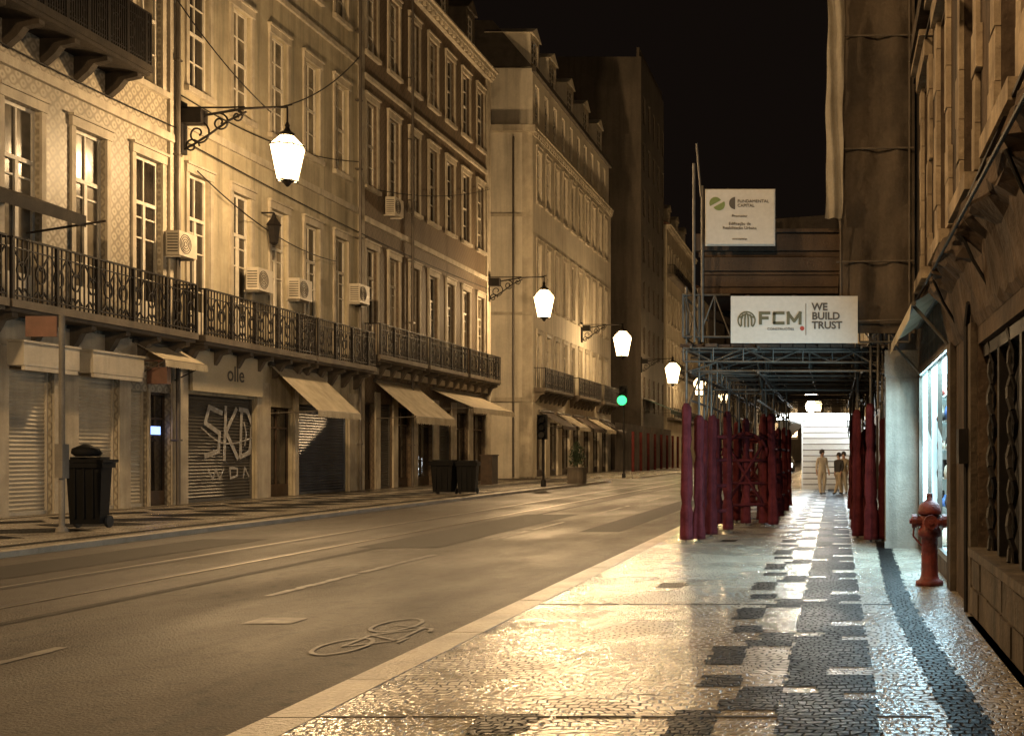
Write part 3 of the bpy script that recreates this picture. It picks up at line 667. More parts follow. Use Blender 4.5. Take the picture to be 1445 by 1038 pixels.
mb.box(a,c,-.021,.041,.25,.33); mb.box(a,c,-.021,.041,2.87,2.95); add('window_frame',mb.mesh('window_frame',[m_zinc]),sw,FRm)
mb=MB(); mb.box(.84,1.39,18.72,19.15,0,3.35); mb.box(.82,1.39,18.70,18.718,0,.12); mb.box(.82,1.39,18.70,18.718,2.9,3.35)
p=root('pillar',(1.1,18.9,0),'stained concrete pillar at the end of the shop front','pillar'); add('pillar_shaft',mb.mesh('pillar_shaft',[m_concrete]),p)
fl=root('floodlight',(1.2,11.5,6.6),'small white floodlight on the facade','floodlight')
mb=MB(); mb.box(.98,1.2,11.35,11.75,6.62,6.72); mb.tube([(1.1,11.55,6.62),(1.25,11.6,6.45),(1.39,11.6,6.45)],.02); add('lamp_housing',mb.mesh('lamp_housing',[m_white]),fl)
bh=root('building',(FR,19.2,0),'building wrapped in scaffold netting under renovation','building','townhouses lining the street')
mb=MB(); mb.box(FR+.05,14,19.2,47,-.1,24); add('wall',mb.mesh('wall',[m_soot]),bh)
mb=MB()
for k in range(6): mb.box(FR-.03,FR+.048,22+k*4,23.8+k*4,.4,2.9)
add('boarded_opening',mb.mesh('boarded_opening',[m_woodd]),bh)
simple_building('building',frame((FR,60,0),'R'),-190,12.5,22,m_plF,[(5.6,9.4),(11,14.5)],'distant townhouse row beyond the works',start=-160,sp=3.4,D=10,surround=False)
# ------------------------------------------------------------------ scaffolding
sc=root('scaffolding',(-1,20,0),'tube scaffold gantry over the pavement with red wrapped legs','scaffolding')
def sleeve_mesh(seed,h,r):
    rr=random.Random(seed); mb=MB(); n=22; L=30; prof=[]
    for i in range(L+1):
        t=i/L; q=r*(1+.05*math.sin(t*6+seed)+rr.uniform(-.03,.03)-.2*t+.2*(1-t)**3)
        if i in (8,20): q*=.75
        if i in (7,9,19,21): q*=.88
        if i==L: q*=.5
        prof.append((q,h*t))
    ph=[rr.uniform(0,6) for _ in range(4)]
    mb.lathe(prof,n,(0,0,0),0,lambda t,i: 1+.13*math.sin(3*t+ph[0]+i*.08)+.13*math.sin(5*t+ph[1]-i*.06)+.11*math.sin(9*t+ph[2]+i*.04)+.03*rr.uniform(-1,1))
    return mb.mesh('protective_sleeve',[m_red],True)
sm=[sleeve_mesh(i,2.42,.092) for i in range(5)]
legs=[(-2.70,19.9),(-2.49,20.05),(-2.40,21.2),(-2.62,21.9),(-2.2,22.6),(-2.62,24.4),(-2.62,26.9),(-2.62,29.4),(-2.62,32),(-2.62,34.6),(-2.0,24.6),(-1.38,24.2),(-1.60,24.6),(-1.75,26),(-2.3,25.6),(-1.42,27.4),(-1.42,30),(-1.42,33),(-1.9,30),(.40,20.8),(.62,19.9),(.84,20.1),(.42,22.5),(.8,24),(.42,26),(.8,28.5),(.42,31),(.8,33)]
for i,(x,y) in enumerate(legs):
    add('protective_sleeve',sm[i%5],sc,T((x,y,.06))@Matrix.Rotation(i*1.3,4,'Z')@Matrix.Rotation(R.uniform(-.02,.02),4,'X')@Matrix.Diagonal((1,1,R.uniform(.9,1.02),1)))
mb=MB()
for x,y in legs:
    mb.cyl((x,y,.01),(x,y,3.6 if x>-2.5 and y>20.5 else 4.6),.024); mb.box(x-.08,x+.08,y-.08,y+.08,0.002,.018)
for z in (2.55,3.05,3.5):
    for x in (-2.62,-1.42,.42,.8): mb.cyl((x+.03,19.7,z),(x+.03,35,z),.022)
for y in [20+1.25*i for i in range(13)]:
    for z in (3.1,3.45): mb.cyl((-2.8,y+.04,z),(1.0,y+.04,z),.022)
    mb.cyl((-2.7,y,3.08),(-1.4,y,3.5),.018); mb.cyl((.2,y,3.5),(.9,y,3.08),.018)
rr=random.Random(77)
for k in range(60):
    y=rr.uniform(21,34); x=rr.choice((-2.7,-2.5,-2.2,-1.9,-1.45,.35,.6,.85)); 
    mb.cyl((x,y,rr.uniform(1.9,2.8)),(x+rr.uniform(-.1,.1),y+rr.uniform(-1,1.4),rr.uniform(3.2,3.6)),.018)
for k in range(16):
    y=20.6+k*.85; z=rr.uniform(2.7,3.4); mb.cyl((-2.75,y,z),(rr.choice((-1.3,-1.0,.95)),y+rr.uniform(-.2,.2),z+rr.uniform(-.06,.06)),.019)
for k in range(6):
    mb.cyl((-2.66,20+2.5*k,2.5),(-2.66,22.5+2.5*k,3.5),.02); mb.cyl((-1.46,20+2.5*k,3.5),(-1.46,22.5+2.5*k,2.5),.02)
for x in (-2.15,-1.8,-1.1): mb.cyl((x,24.4,2.0),(x,24.4,3.5),.02)
add('tube_frame',mb.mesh('tube_frame',[m_steel]),sc)
mb=MB()
def girder(p0,p1,z0,z1,n,r=.02):
    p0=Vector(p0);p1=Vector(p1)
    mb.cyl((*p0,z0),(*p1,z0),r);mb.cyl((*p0,z1),(*p1,z1),r)
    for i in range(n):
        a=p0.lerp(p1,i/n);c=p0.lerp(p1,(i+1)/n); mb.cyl((*a,z0),(*c,z1),r*.7,n=5) if i%2 else mb.cyl((*a,z1),(*c,z0),r*.7,n=5); mb.cyl((*a,z0),(*a,z1),r*.7,n=5)
girder((-2.75,19.85),(1.0,20.15),3.26,3.5,7)
girder((-2.75,19.85),(-1.9,19.85),3.7,4.45,3); girder((-2.75,19.8),(-2.75,34),3.7,4.45,18); girder((-1.4,22),(-1.4,34),3.0,3.45,16); girder((.35,20.4),(.35,34),3.0,3.45,16); girder((-2.2,20.4),(-2.2,34),2.9,3.3,16); girder((-.5,20.4),(-.5,34),3.2,3.5,16)
girder((.42,19.8),(1.3,19.8),3.6,3.9,4)
for x,z0,z1 in ((-2.55,3.6,6.8),(-2.4,3.6,6.4),(.1,3.6,6.2),(.95,2.0,4.4),(1.1,2.2,3.9),(.75,2.4,4.1)): mb.cyl((x,19.82,z0),(x,19.82,z1),.026)
mb.cyl((-2.42,19.8,6.2),(-2.5,19.8,7.15),.018)
add('lattice_girder',mb.mesh('lattice_girder',[m_steel]),sc)
mb=MB(); x=-2.8
while x<1.0: mb.box(x,x+.21,19.9+R.uniform(-.08,.1),34.5,3.52,3.57+R.uniform(0,.01)); x+=.225
add('timber_deck',mb.mesh('timber_deck',[m_woodd]),sc)
mb=MB()
zz=4.62
for i,h in enumerate((.2,.05,.24,.09,.3,.06)):
    mb.box(-2.5+R.uniform(-.1,.15),.06,19.95+R.uniform(0,.12),20.25,zz,zz+h,0); zz+=h+.02
mb.box(-2.5,.2,20.0,22.5,4.5,4.6); 
for k in range(4): mb.box(-2.5+k*.85,-2.42+k*.85,20.05,20.15,3.6,4.49)
add('timber_beam',mb.mesh('timber_beam',[m_wood]),sc)
mb=MB(); mb.quad([(-2.6,22.6,3.6),(.2,22.6,3.6),(.2,22.6,5.5),(-2.6,22.6,5.5)]); add('dark_void_sheet',mb.mesh('dark_void_sheet',[m_void]),sc)  # dark sheet put in for the shaded void behind the beams
mb=MB(); mb.quad([(-1.3,21,5.5),(.1,21,5.5),(.1,21,6.15),(-1.3,21,6.05)]); add('dark_void_sheet',mb.mesh('dark_void_sheet',[m_void]),sc)  # second dark sheet, standing for shade above the beams
mb=MB()
for y in (22.2,24.5,27.2,30,33):
    for z in (.45,.95,1.45,1.95): mb.cyl((-2.62,y,z),(-1.42 if y>23 else -2.2,y,z+R.uniform(-.04,.04)),.035)
for z in (.5,1.1,1.7): mb.cyl((-2.62,24.5,z),(-2.62,34.6,z),.035); mb.cyl((-1.42,24.9,z),(-1.42,33,z),.035)
for y in (24.5,27.2): mb.cyl((-2.6,y,.2),(-1.45,y,2.1),.035); mb.cyl((-2.6,y,2.1),(-1.45,y,.2),.035)
pts=[(-2.0+.5*math.cos(a*pi/8),24.35,1.55+.5*math.sin(a*pi/8)) for a in range(9)]; mb.tube(pts,.04)
add('red_guard_rail',mb.mesh('red_guard_rail',[m_red],True),sc)
mb=MB(); rr=random.Random(5)
def sheet(P,nu,nv,amp,mi=0):
    k=len(mb.v)
    for i in range(nu+1):
        for j in range(nv+1):
            p,nm=P(i/nu,j/nv); mb.v.append(tuple(Vector(p)+Vector(nm)*rr.uniform(-amp,amp)))
    for i in range(nu):
        for j in range(nv): mb.f.append((k+i*(nv+1)+j,k+(i+1)*(nv+1)+j,k+(i+1)*(nv+1)+j+1,k+i*(nv+1)+j+1)); mb.m.append(mi)
sheet(lambda a,c:((.06+a*1.34,19.75-.13*math.sin(a*pi*2)**2*abs(math.sin(c*pi*8)),3.75+c*16.2),(0,1,0)),16,110,.025)
sheet(lambda a,c:((.06,19.76+a*27,3.75+c*16.2),(1,0,0)),60,40,.03)
add('netting',mb.mesh('netting',[m_net],True),sc)
mb=MB()
for z in (3.95,5.0,7.0,9.0,11,13): mb.cyl((.0,19.6,z),(1.38,19.6,z+.02),.018)
for x in (.08,1.3): mb.cyl((x,19.6,3.6),(x,19.6,20),.018)
add('tower_tube',mb.mesh('tower_tube',[m_rust]),sc)
mb=MB(); rr=random.Random(9)
sheet(lambda a,c:((-.15+a*.30+.012*math.sin(c*19)+.008*math.sin(c*47)-(.05*(1-c)**3),19.5+.05*math.sin(a*9+c*10),5.75+c*8),(0,1,0)),10,60,.015)
add('tarpaulin',mb.mesh('tarpaulin',[m_tarp],True),sc)
# ------------------------------------------------------------------ text helper
def text(name,body_,size,M,mat,parent,align='CENTER',sx=1.0,bold=0,ls=1.0):
    cu=bpy.data.curves.new(name,'FONT'); cu.body=body_; cu.size=size; cu.align_x=align; cu.extrude=.004; cu.offset=bold; cu.resolution_u=3; cu.space_line=ls
    o=bpy.data.objects.new('tmp_text',cu); col.objects.link(o); bpy.context.view_layer.update()
    dg=bpy.context.evaluated_depsgraph_get(); me=bpy.data.meshes.new_from_object(o.evaluated_get(dg)); bpy.data.objects.remove(o)
    me.materials.clear(); me.materials.append(mat); me.name=name
    return add(name,me,parent,M@Matrix.Diagonal((sx,1,1,1)))
def tmS(x,y,z): return Matrix(((1,0,0,x),(0,0,-1,y),(0,1,0,z),(0,0,0,1)))
def tmL(x,y,z): return Matrix(((0,0,1,x),(1,0,0,y),(0,1,0,z),(0,0,0,1)))
Y0=19.5; dz=-.09
sg=root('sign_board',(-.75,Y0,3.55),'white company banner with olive logo on the scaffold','sign')
mb=MB(); mb.box(-1.86,.38,Y0,Y0+.03,3.64+dz,4.47+dz); add('board',mb.mesh('board',[m_sign]),sg)
mb=MB(); y_=Y0-.012
def blk(x0,x1,z0,z1): mb.box(x0,x1,y_,Y0-.002,z0+dz,z1+dz)
t=.052; z0,z1=3.965,4.195
blk(-1.36,-1.36+t,z0,z1); blk(-1.36+t,-1.16,z1-t,z1); blk(-1.36+t,-1.19,z0+.09,z0+.09+t)
blk(-1.12,-1.12+t,z0+.02,z1-.02); blk(-1.11,-.91,z1-t,z1); blk(-1.11,-.91,z0,z0+t)
blk(-.87,-.87+t,z0,z1); blk(-.61-t,-.61,z0,z1)
mb.ribbon([(-.85,z1-.02+dz),(-.74,z0+.06+dz),(-.63,z1-.02+dz)],t,const=Y0-.014)
add('lettering',mb.mesh('lettering',[m_txt]),sg)
text('lettering','CONSTRUÇÕES',.055,tmS(-.98,Y0-.006,3.87+dz),m_txtd,sg,sx=1.2)
text('lettering','WE\nBUILD\nTRUST',.18,tmS(-.43,Y0-.006,4.22+dz),m_txtd,sg,'LEFT',bold=.0055,ls=.9)
mb=MB(); mb.box(-.54,-.53,Y0-.006,Y0-.001,3.78+dz,4.34+dz); add('divider',mb.mesh('divider',[m_txtd]),sg)
mb=MB(); mb.cyl((-.6,Y0-.006,3.9+dz),(-.6,Y0-.001,3.9+dz),.04,n=14); add('red_dot',mb.mesh('red_dot',[m_txtr]),sg)
mb=MB(); cx,cz=-1.58,4.04+dz
mb.ribbon([(cx+.15*math.cos(a*pi/12),cz+.15*math.sin(a*pi/12)) for a in range(-3,16)],.025,const=Y0-.008)
for dx in (-.09,-.03,.03,.09): mb.ribbon([(cx+dx*1.0,cz-.12+abs(dx)*.3),(cx+dx,cz+.02),(cx+dx*.7,cz+.1)],.028,const=Y0-.01-dx*.01)
mb.ribbon([(cx-.12,cz+.05),(cx,cz+.12),(cx+.12,cz+.05)],.025,const=Y0-.012)
add('emblem',mb.mesh('emblem',[m_txt]),sg)
s2=root('sign_board',(-1.8,19.7,5.34),'white developer notice board with round green logo','sign')
dz=-.13
mb=MB(); mb.box(-2.32,-1.11,19.7,19.73,5.46+dz,6.43+dz); mb.box(-2.34,-1.09,19.732,19.75,5.44+dz,6.45+dz); add('board',mb.mesh('board',[m_sign]),s2)
mb=MB()
def disc(cx,cz,r,a0,a1,mi,y):
    n=14; pts=[(cx,y,cz)]+[(cx+r*math.cos(a0+(a1-a0)*i/n),y,cz+r*math.sin(a0+(a1-a0)*i/n)) for i in range(n+1)]
    mb.quad(pts,mi)
disc(-2.15,6.19+dz,.11,.5,pi+.5,0,19.694); disc(-2.09,6.17+dz,.11,pi+.5,2*pi+.5,0,19.693); disc(-1.8,6.19+dz,.11,pi/2,1.5*pi,1,19.694)
add('emblem',mb.mesh('emblem',[m_txtg,m_txtd]),s2)
text('lettering','FUNDAMENTAL\nCAPITAL',.078,tmS(-1.76,19.694,6.2+dz),m_txtd,s2,'LEFT')
text('lettering','Promotor',.07,tmS(-1.72,19.694,5.94+dz),m_txtd,s2)
text('lettering','Edificação de\nReabilitação Urbana',.075,tmS(-1.72,19.694,5.8+dz),m_txtd,s2)
text('lettering','www.capital.pt',.045,tmS(-1.72,19.694,5.54+dz),m_txtd,s2)
s3=root('shop_sign',(FL,38,3.7),'beige shop fascia with dark lettering','sign')
mb=MB(); mb.box(FL+.09,FL+.2,35.75,40.1,3.65,5.0); add('fascia_board',mb.mesh('fascia_board',[m_signb]),s3)
text('lettering','olle',.75,tmL(FL+.206,38.3,4.1),m_txtd,s3,bold=.006)
# ------------------------------------------------------------------ street lamps
def lamp_parts():
    fr=MB(); gl=MB(); bu=MB()
    n=8; rb_,rt=.28,.48; h=.98; z0=-.55
    def ringp(r,z): return [(r*math.cos(2*pi*i/n),r*math.sin(2*pi*i/n),z) for i in range(n)]
    A=ringp(rb_,z0);B=ringp(rt,z0+h)
    for i in range(n):
        j=(i+1)%n; gl.quad([A[i],A[j],B[j],B[i]]); fr.cyl(A[i],B[i],.012,n=5); fr.cyl(A[i],A[j],.02,n=5); fr.cyl(B[i],B[j],.022,n=5)
    C=ringp(.2,z0+h+.3)
    for i in range(n): j=(i+1)%n; gl.quad([B[i],B[j],C[j],C[i]]); fr.cyl(B[i],C[i],.013,n=5)
    fr.lathe([(.21,z0+h+.3),(.2,z0+h+.38),(.1,z0+h+.44),(.05,z0+h+.55),(.07,z0+h+.6),(.02,z0+h+.72)],12)
    fr.lathe([(.03,z0-.16),(.08,z0-.1),(.12,z0-.04),(.2,z0)],8)
    bu.lathe([(.02,-.25),(.1,-.18),(.14,0),(.11,.16),(.04,.25)],10)
    return fr.mesh('lantern_frame',[m_iron]),gl.mesh('lantern_glass',[m_lamp]),bu.mesh('bulb',[m_bulb],True)
LF,LG,LB=lamp_parts()
def bracket_mesh(L):
    mb=MB(); za=1.75
    mb.tube([(0,0,za-.5),(L*.25,0,za-.25),(L*.6,0,za-.05),(L,0,za)],.04); mb.tube([(0,0,za-.02),(L*.4,0,za-.02),(L*.6,0,za)],.028)
    mb.tube([(L,0,za),(L,0,1.1)],.03); mb.tube([(L*.95,0,za),(L+.15,0,za+.08)],.03)
    def spiral(cx,cz,r,t0,turn,dirn=1):
        pts=[]; 
        for i in range(22):
            t=i/21; a=t0+dirn*turn*2*pi*t; q=r*(1-t*.85); pts.append((cx+q*math.cos(a),0,cz+q*math.sin(a)))
        mb.tube(pts,.03,5)
    spiral(.55,za-.85,.42,pi/2,1.4,-1); spiral(1.25,za-.5,.3,pi/2,1.4,-1); spiral(1.8,za-.3,.2,pi/2,1.4,-1); spiral(.35,za-1.25,.25,0,1.3,1)
    mb.tube([(0,0,za-1.4),(.4,0,za-1.2),(.95,0,za-.85),(1.5,0,za-.45),(2.1,0,za-.15)],.035)
    mb.box(-.02,.12,-.16,.16,za-1.5,za+.15); mb.box(.1,.75,-.2,.2,za-.55,za-.1)
    return mb.mesh('wall_bracket',[m_iron])
BM=bracket_mesh(3.4)
REF=8.5
def lin(ld,k=1.0,q=.42):
    ld.use_nodes=True; nt=ld.node_tree; e=[n for n in nt.nodes if n.type=='EMISSION'][0]
    fo=nt.nodes.new('ShaderNodeLightFalloff'); fo.inputs['Strength'].default_value=k
    a=nt.nodes.new('ShaderNodeMath'); a.operation='MULTIPLY'; a.inputs[1].default_value=1.0/REF; nt.links.new(fo.outputs['Linear'],a.inputs[0])
    b=nt.nodes.new('ShaderNodeMath'); b.operation='MULTIPLY_ADD'; b.inputs[1].default_value=q; nt.links.new(fo.outputs['Quadratic'],b.inputs[0]); nt.links.new(a.outputs[0],b.inputs[2])
    nt.links.new(b.outputs[0],e.inputs['Strength'])
def street_lamp(x,y,z,side,power,label,rad=.3,sc_=1.0):
    mx=T((x,y,z)) if side=='L' else T((x,y,z))@Matrix.Rotation(pi,4,'Z')
    r_=root('street_lamp',None,label,'street lamp','wall mounted street lamps',mx=mx@T((-3.4,0,0)))
    add('wall_bracket',BM,r_,mx@T((-3.4,0,0)))
    ms=mx@Matrix.Scale(sc_,4)  # far lanterns are enlarged, their size standing in for lamp bloom
    ln=add('lantern',LF,r_,ms); add('lantern_glass',LG,ln,ms); add('bulb',LB,ln,ms)
    if power:
        ld=bpy.data.lights.new('lamp_light','POINT'); ld.energy=power; ld.color=WARM; ld.shadow_soft_size=rad; lin(ld)
        lo=bpy.data.objects.new('lamp_light',ld); col.objects.link(lo); lo.parent=ln; lo.matrix_parent_inverse=W[ln.name].inverted(); lo.matrix_basis=T((x,y,z-.05))
LBL='lit iron lantern on a scrolled wall bracket'
street_lamp(-17.5,35.25,10.9,'L',3900,LBL,sc_=1.12)
street_lamp(-17.6,66.6,10.5,'L',4300,LBL,sc_=1.3)
street_lamp(-17.6,91,10.5,'L',4200,LBL,sc_=1.6)
street_lamp(-17.6,119,10.1,'L',2700,LBL,sc_=1.75)
street_lamp(-17.6,142.5,10.1,'L',2600,LBL,sc_=1.7)
street_lamp(-17.6,172,10.1,'L',1800,LBL,sc_=1.5)
street_lamp(-17.6,9,10.9,'L',3900,LBL)
street_lamp(-2.0,4.5,10.2,'R',2300,LBL)
street_lamp(-3.3,151,10.4,'R',1500,LBL,sc_=1.4)
street_lamp(-3.4,207,10.4,'R',1000,LBL,sc_=1.6)
for (x,y,z,pw) in ((-.85,37.5,3.8,150),(-1.08,47.5,3.72,35)):
    g=root('work_lamp',(x,y,z),'bright round work lamp hung from a scaffold tube','lamp','work lamps at the gantry end')
    mb=MB(); mb.tube([(-2.7,y,z+.35),(1.1,y,z+.35)],.024); mb.tube([(x,y,z+.35),(x,y,z+.14)],.015); mb.tube([(-2.7,y,0),(-2.7,y,z+.4)],.026); mb.tube([(1.1,y,0),(1.1,y,z+.4)],.026); add('support_tube',mb.mesh('support_tube',[m_steel]),g)
    mb=MB(); mb.lathe([(.06,-.25),(.18,-.18),(.25,0),(.18,.18),(.08,.25)],16,(x,y,z-.08)); add('globe',mb.mesh('globe',[m_globe],True),g)
    ld=bpy.data.lights.new('globe_light','POINT'); ld.energy=pw; ld.color=(1,.8,.54); ld.shadow_soft_size=.15; lin(ld,1.6); lo=bpy.data.objects.new('globe_light',ld); col.objects.link(lo); lo.parent=g; lo.matrix_parent_inverse=W[g.name].inverted(); lo.matrix_basis=T((x,y-.02,z-.55))
# ------------------------------------------------------------------ street furniture
def bin_(x,y,s,rot,label,extra=False,w=.9,d=.85,h=1.3):
    mx=T((x,y,0))@Matrix.Rotation(rot,4,'Z')@Matrix.Scale(s,4)
    r_=root('wheelie_bin',None,label,'waste bin','waste bins on the pavement',mx=mx)
    mb=MB(); k=.82
    b0=[(-w/2*k,-d/2*k,.08),(w/2*k,-d/2*k,.08),(w/2*k,d/2*k,.08),(-w/2*k,d/2*k,.08)]; t0=[(-w/2,-d/2,h),(w/2,-d/2,h),(w/2,d/2,h),(-w/2,d/2,h)]
    mb.quad(list(reversed(b0))); 
    for i in range(4): j=(i+1)%4; mb.quad([b0[i],b0[j],t0[j],t0[i]])
    mb.box(-w/2-.04,w/2+.04,-d/2-.04,d/2+.04,h-.1,h)
    for q in (-.25,0,.25): mb.box(q*w-.02,q*w+.02,-d/2*.93-.03,-d/2*.93+.05,.2,h-.1)
    add('bin_body',mb.mesh('bin_body',[m_plastic]),r_,mx)
    mb=MB(); mb.box(-w/2-.06,w/2+.06,-d/2-.06,d/2+.1,h+.003,h+.06); mb.box(-w/2+.05,w/2-.05,-d/2+.05,d/2,h+.06,h+.11); mb.cyl((-w/2+.05,d/2+.14,h+.02),(w/2-.05,d/2+.14,h+.02),.03); add('lid',mb.mesh('lid',[m_plastic]),r_,mx)
    for sx in (-1,1):
        mb=MB(); mb.cyl((sx*(w/2*.8),d/2*.75,.12),(sx*(w/2*.8+.05),d/2*.75,.12),.12,n=16); add('wheel',mb.mesh('wheel',[m_rubber]),r_,mx)
    if extra:
        mb=MB(); mb.lathe([(.2,h+.115),(.26,h+.18),(.22,h+.27),(.1,h+.33),(.05,h+.36)],10,(-.05,0,0),0,lambda t,i:1+.12*math.sin(3*t+i)); add('rubbish_bag',mb.mesh('rubbish_bag',[m_plastic],True),r_,mx)
bin_(-16.15,23.9,1.12,.08,'black wheelie bin with full bag on its lid',True,w=.66,d=.36,h=1.26)
bin_(-15.55,43.9,1.0,-.1,'black wheelie bin standing at the kerb',w=.9,d=.6,h=1.25); bin_(-14.7,44.1,.98,.12,'black wheelie bin standing at the kerb',w=.8,d=.6,h=1.25)
sp=root('sign_post',(-15.9,22.7,0),'pale metal post with a small faded pink plate','sign post')
mb=MB(); mb.cyl((-15.9,22.7,0),(-15.9,22.7,4.45),.055,n=12); mb.box(-15.98,-15.82,22.6,22.8,1.1,1.8); mb.lathe([(.12,0.002),(.1,.08),(.06,.12)],12,(-15.9,22.7,0)); add('post',mb.mesh('post',[m_concrete]),sp)
mb=MB(); mb.box(-16.62,-15.98,22.66,22.69,4.0,4.42); add('sign_plate',mb.mesh('sign_plate',[m_orange]),sp)
hx,hy=1.14,13.5
hd=root('fire_hydrant',(hx,hy,0),'worn red fire hydrant with side outlets by shop','fire hydrant')
mb=MB(); mb.lathe([(.17,0),(.17,.05),(.125,.07),(.105,.12),(.1,.3),(.1,.58),(.14,.6),(.14,.68),(.115,.7),(.115,.86)],20,(hx,hy,0)); add('hydrant_body',mb.mesh('hydrant_body',[m_redp],True),hd)
mb=MB(); mb.lathe([(.14,.862),(.145,.9),(.12,.98),(.06,1.03),(.04,1.04),(.04,1.09)],20,(hx,hy,0)); mb.box(hx-.035,hx+.035,hy-.035,hy+.035,1.07,1.12); add('bonnet',mb.mesh('bonnet',[m_redp],True),hd)
mb=MB()
for d in ((-1,0),(.95,0),(0,-1)):
    v=Vector((d[0],d[1],0)); c=Vector((hx,hy,.78)); mb.cyl(c+v*.09,c+v*.16,.065,n=12); mb.cyl(c+v*.16,c+v*.215,.085,n=12); mb.cyl(c+v*.215,c+v*.245,.035,n=6)
mb.tube([(hx-.19,hy,.7),(hx-.2,hy,.6),(hx-.1,hy,.48)],.012)
add('outlet',mb.mesh('outlet',[m_redp]),hd)
def signal(x,y,zh,lit,label,k_=1.0):
    r_=root('traffic_light',(x,y,0),label,'traffic light','traffic lights')
    mb=MB(); mb.cyl((x,y,0),(x,y,zh+.6),.06,n=10); mb.lathe([(.14,0.002),(.12,.3),(.07,.35)],10,(x,y,0)); add('pole',mb.mesh('pole',[m_iron]),r_)
    mb=MB(); mb.box(x-.22*k_,x+.22*k_,y-.35,y-.08,zh-.6,zh+.6)
    for k in range(3):
        c=(x,y-.35,zh+.37-.37*k); mb.cyl(c,(c[0],c[1]-.2,c[2]),.17,.18,n=12,cap=False)
    add('signal_head',mb.mesh('signal_head',[m_plastic]),r_)
    mb=MB(); mb.cyl((x,y-.352,zh-.37),(x,y-.62 if lit else y-.4,zh-.37),.165 if not lit else .2,.165 if not lit else .32,n=14); add('signal_lens',mb.mesh('signal_lens',[m_greenl if lit else m_dark]),r_)  # lit lens flares wider to stand for the green halo
    return r_
signal(-13.95,72.6,5.45,True,'traffic light showing green at the cross street',1.2); signal(-14.3,54,2.9,False,'dark pedestrian signal on a short post')
def planter(x,y):
    r_=root('planter',(x,y,0),'square planter with a small leafy shrub','planter')
    mb=MB(); mb.box(x-.42,x+.42,y-.42,y+.42,0.002,.8); mb.box(x-.47,x+.47,y-.47,y+.47,.8,.88); add('planter_box',mb.mesh('planter_box',[m_stoned]),r_)
    mb=MB(); rr=random.Random(int(y))
    for k in range(320):
        th=rr.uniform(0,2*pi); ph=rr.uniform(-.3,1.5); q=rr.uniform(.1,.5); c=Vector((x+q*math.cos(th)*math.cos(ph),y+q*math.sin(th)*math.cos(ph),1.2+q*2.2*math.sin(ph)))
        a=Vector((rr.uniform(-1,1),rr.uniform(-1,1),rr.uniform(-1,1))).normalized()*.1; b2=a.orthogonal().normalized()*.04; mb.quad([c-a,c+b2,c+a,c-b2])
    for k in range(6): mb.cyl((x,y,.88),(x+rr.uniform(-.3,.3),y+rr.uniform(-.3,.3),1.8),.02)
    add('shrub',mb.mesh('shrub',[m_leaf]),r_)
planter(-13.95,59.5)
uc=root('utility_cabinet',(-18.2,58,0),'grey street utility cabinet','cabinet'); mb=MB(); mb.box(-18.5,-17.9,57.5,58.5,0.003,1.5); mb.box(-18.55,-17.85,57.45,58.55,1.5,1.56); mb.box(-18.4,-18.0,57.47,57.498,.2,1.4); add('cabinet_body',mb.mesh('cabinet_body',[m_brownw]),uc)
def ac(y,z,s=1.0):
    x=FL+.12; r_=root('air_conditioner',(x,y,z),'white outdoor air conditioning unit on the facade','air conditioner','air conditioning units on the house fronts')
    mb=MB(); mb.box(x,x+.45*s,y-.5*s,y+.5*s,z,z+.8*s); mb.box(x-.12,x+.4,y-.4,y-.36,z-.06,z-.002); mb.box(x-.12,x+.4,y+.36,y+.4,z-.06,z-.002); add('casing',mb.mesh('casing',[m_shut]),r_)
    mb=MB()
    for q in (.08,.16,.24,.31): 
        pts=[(x+.455*s,y-.15+q*s*math.cos(a*pi/8),z+.4*s+q*s*math.sin(a*pi/8)) for a in range(17)]; mb.tube(pts,.012,4)
    for k in range(7): mb.box(x+.05,x+.4*s,y-.506*s,y-.502*s,z+.1+k*.09,z+.13+k*.09)
    add('fan_grille',mb.mesh('fan_grille',[m_iron]),r_)
ac(34.9,7.8,.95); ac(39.6,7.4,1.0); ac(42.6,7.5,1.0); ac(47.9,8.1,1.0); ac(51.7,12.7,1.0)
ls=root('hanging_sign',(FL+.6,33.3,3.6),'small faded pink box sign hanging over a doorway','sign'); mb=MB(); mb.box(FL+.3,FL+.9,33.2,33.4,3.7,4.2); mb.tube([(FL,33.3,4.4),(FL+.9,33.3,4.4)],.02); mb.tube([(FL+.6,33.3,4.4),(FL+.6,33.3,4.2)],.015); add('sign_box',mb.mesh('sign_box',[m_orange]),ls)
hl=root('hanging_lantern',(FL+.3,40.4,9.2),'small unlit black lantern on the wall','lantern'); mb=MB(); mb.lathe([(.05,9.2),(.16,9.3),(.22,9.9),(.28,9.95),(.1,10.2),(.04,10.4)],6,(FL+.45,40.4,0)); mb.tube([(FL,40.4,10.4),(FL+.45,40.4,10.4)],.03); add('lantern_body',mb.mesh('lantern_body',[m_iron]),hl)
def cable(name,p0,p1,sag,r=.022,label='thin black cable strung along the house fronts'):
    mb=MB(); p0=Vector(p0);p1=Vector(p1); n=24
    pts=[p0.lerp(p1,i/n)-Vector((0,0,4*sag*(i/n)*(1-i/n))) for i in range(n+1)]; mb.tube(pts,r,4); add(name,mb.mesh(name,[m_iron]),label=label,cat='cable',group='cables along the fronts')
cable('cable',(FL+.15,20,12.2),(FL+.15,35.2,11.9),.2); cable('cable',(FL+.15,35.2,13.0),(FL+.15,48.5,14.4),.5); cable('cable',(FL+.15,35.2,11.6),(FL+.15,66.8,11.5),.3); cable('cable',(FL+.15,33,17),(FL+2.6,36,12.7),.4); cable('cable',(FL+.15,48.4,19),(-17.5,35.25,12.7),.3); cable('cable',(FL+.2,36,10.8),(FL+.2,46,9.6),.5)
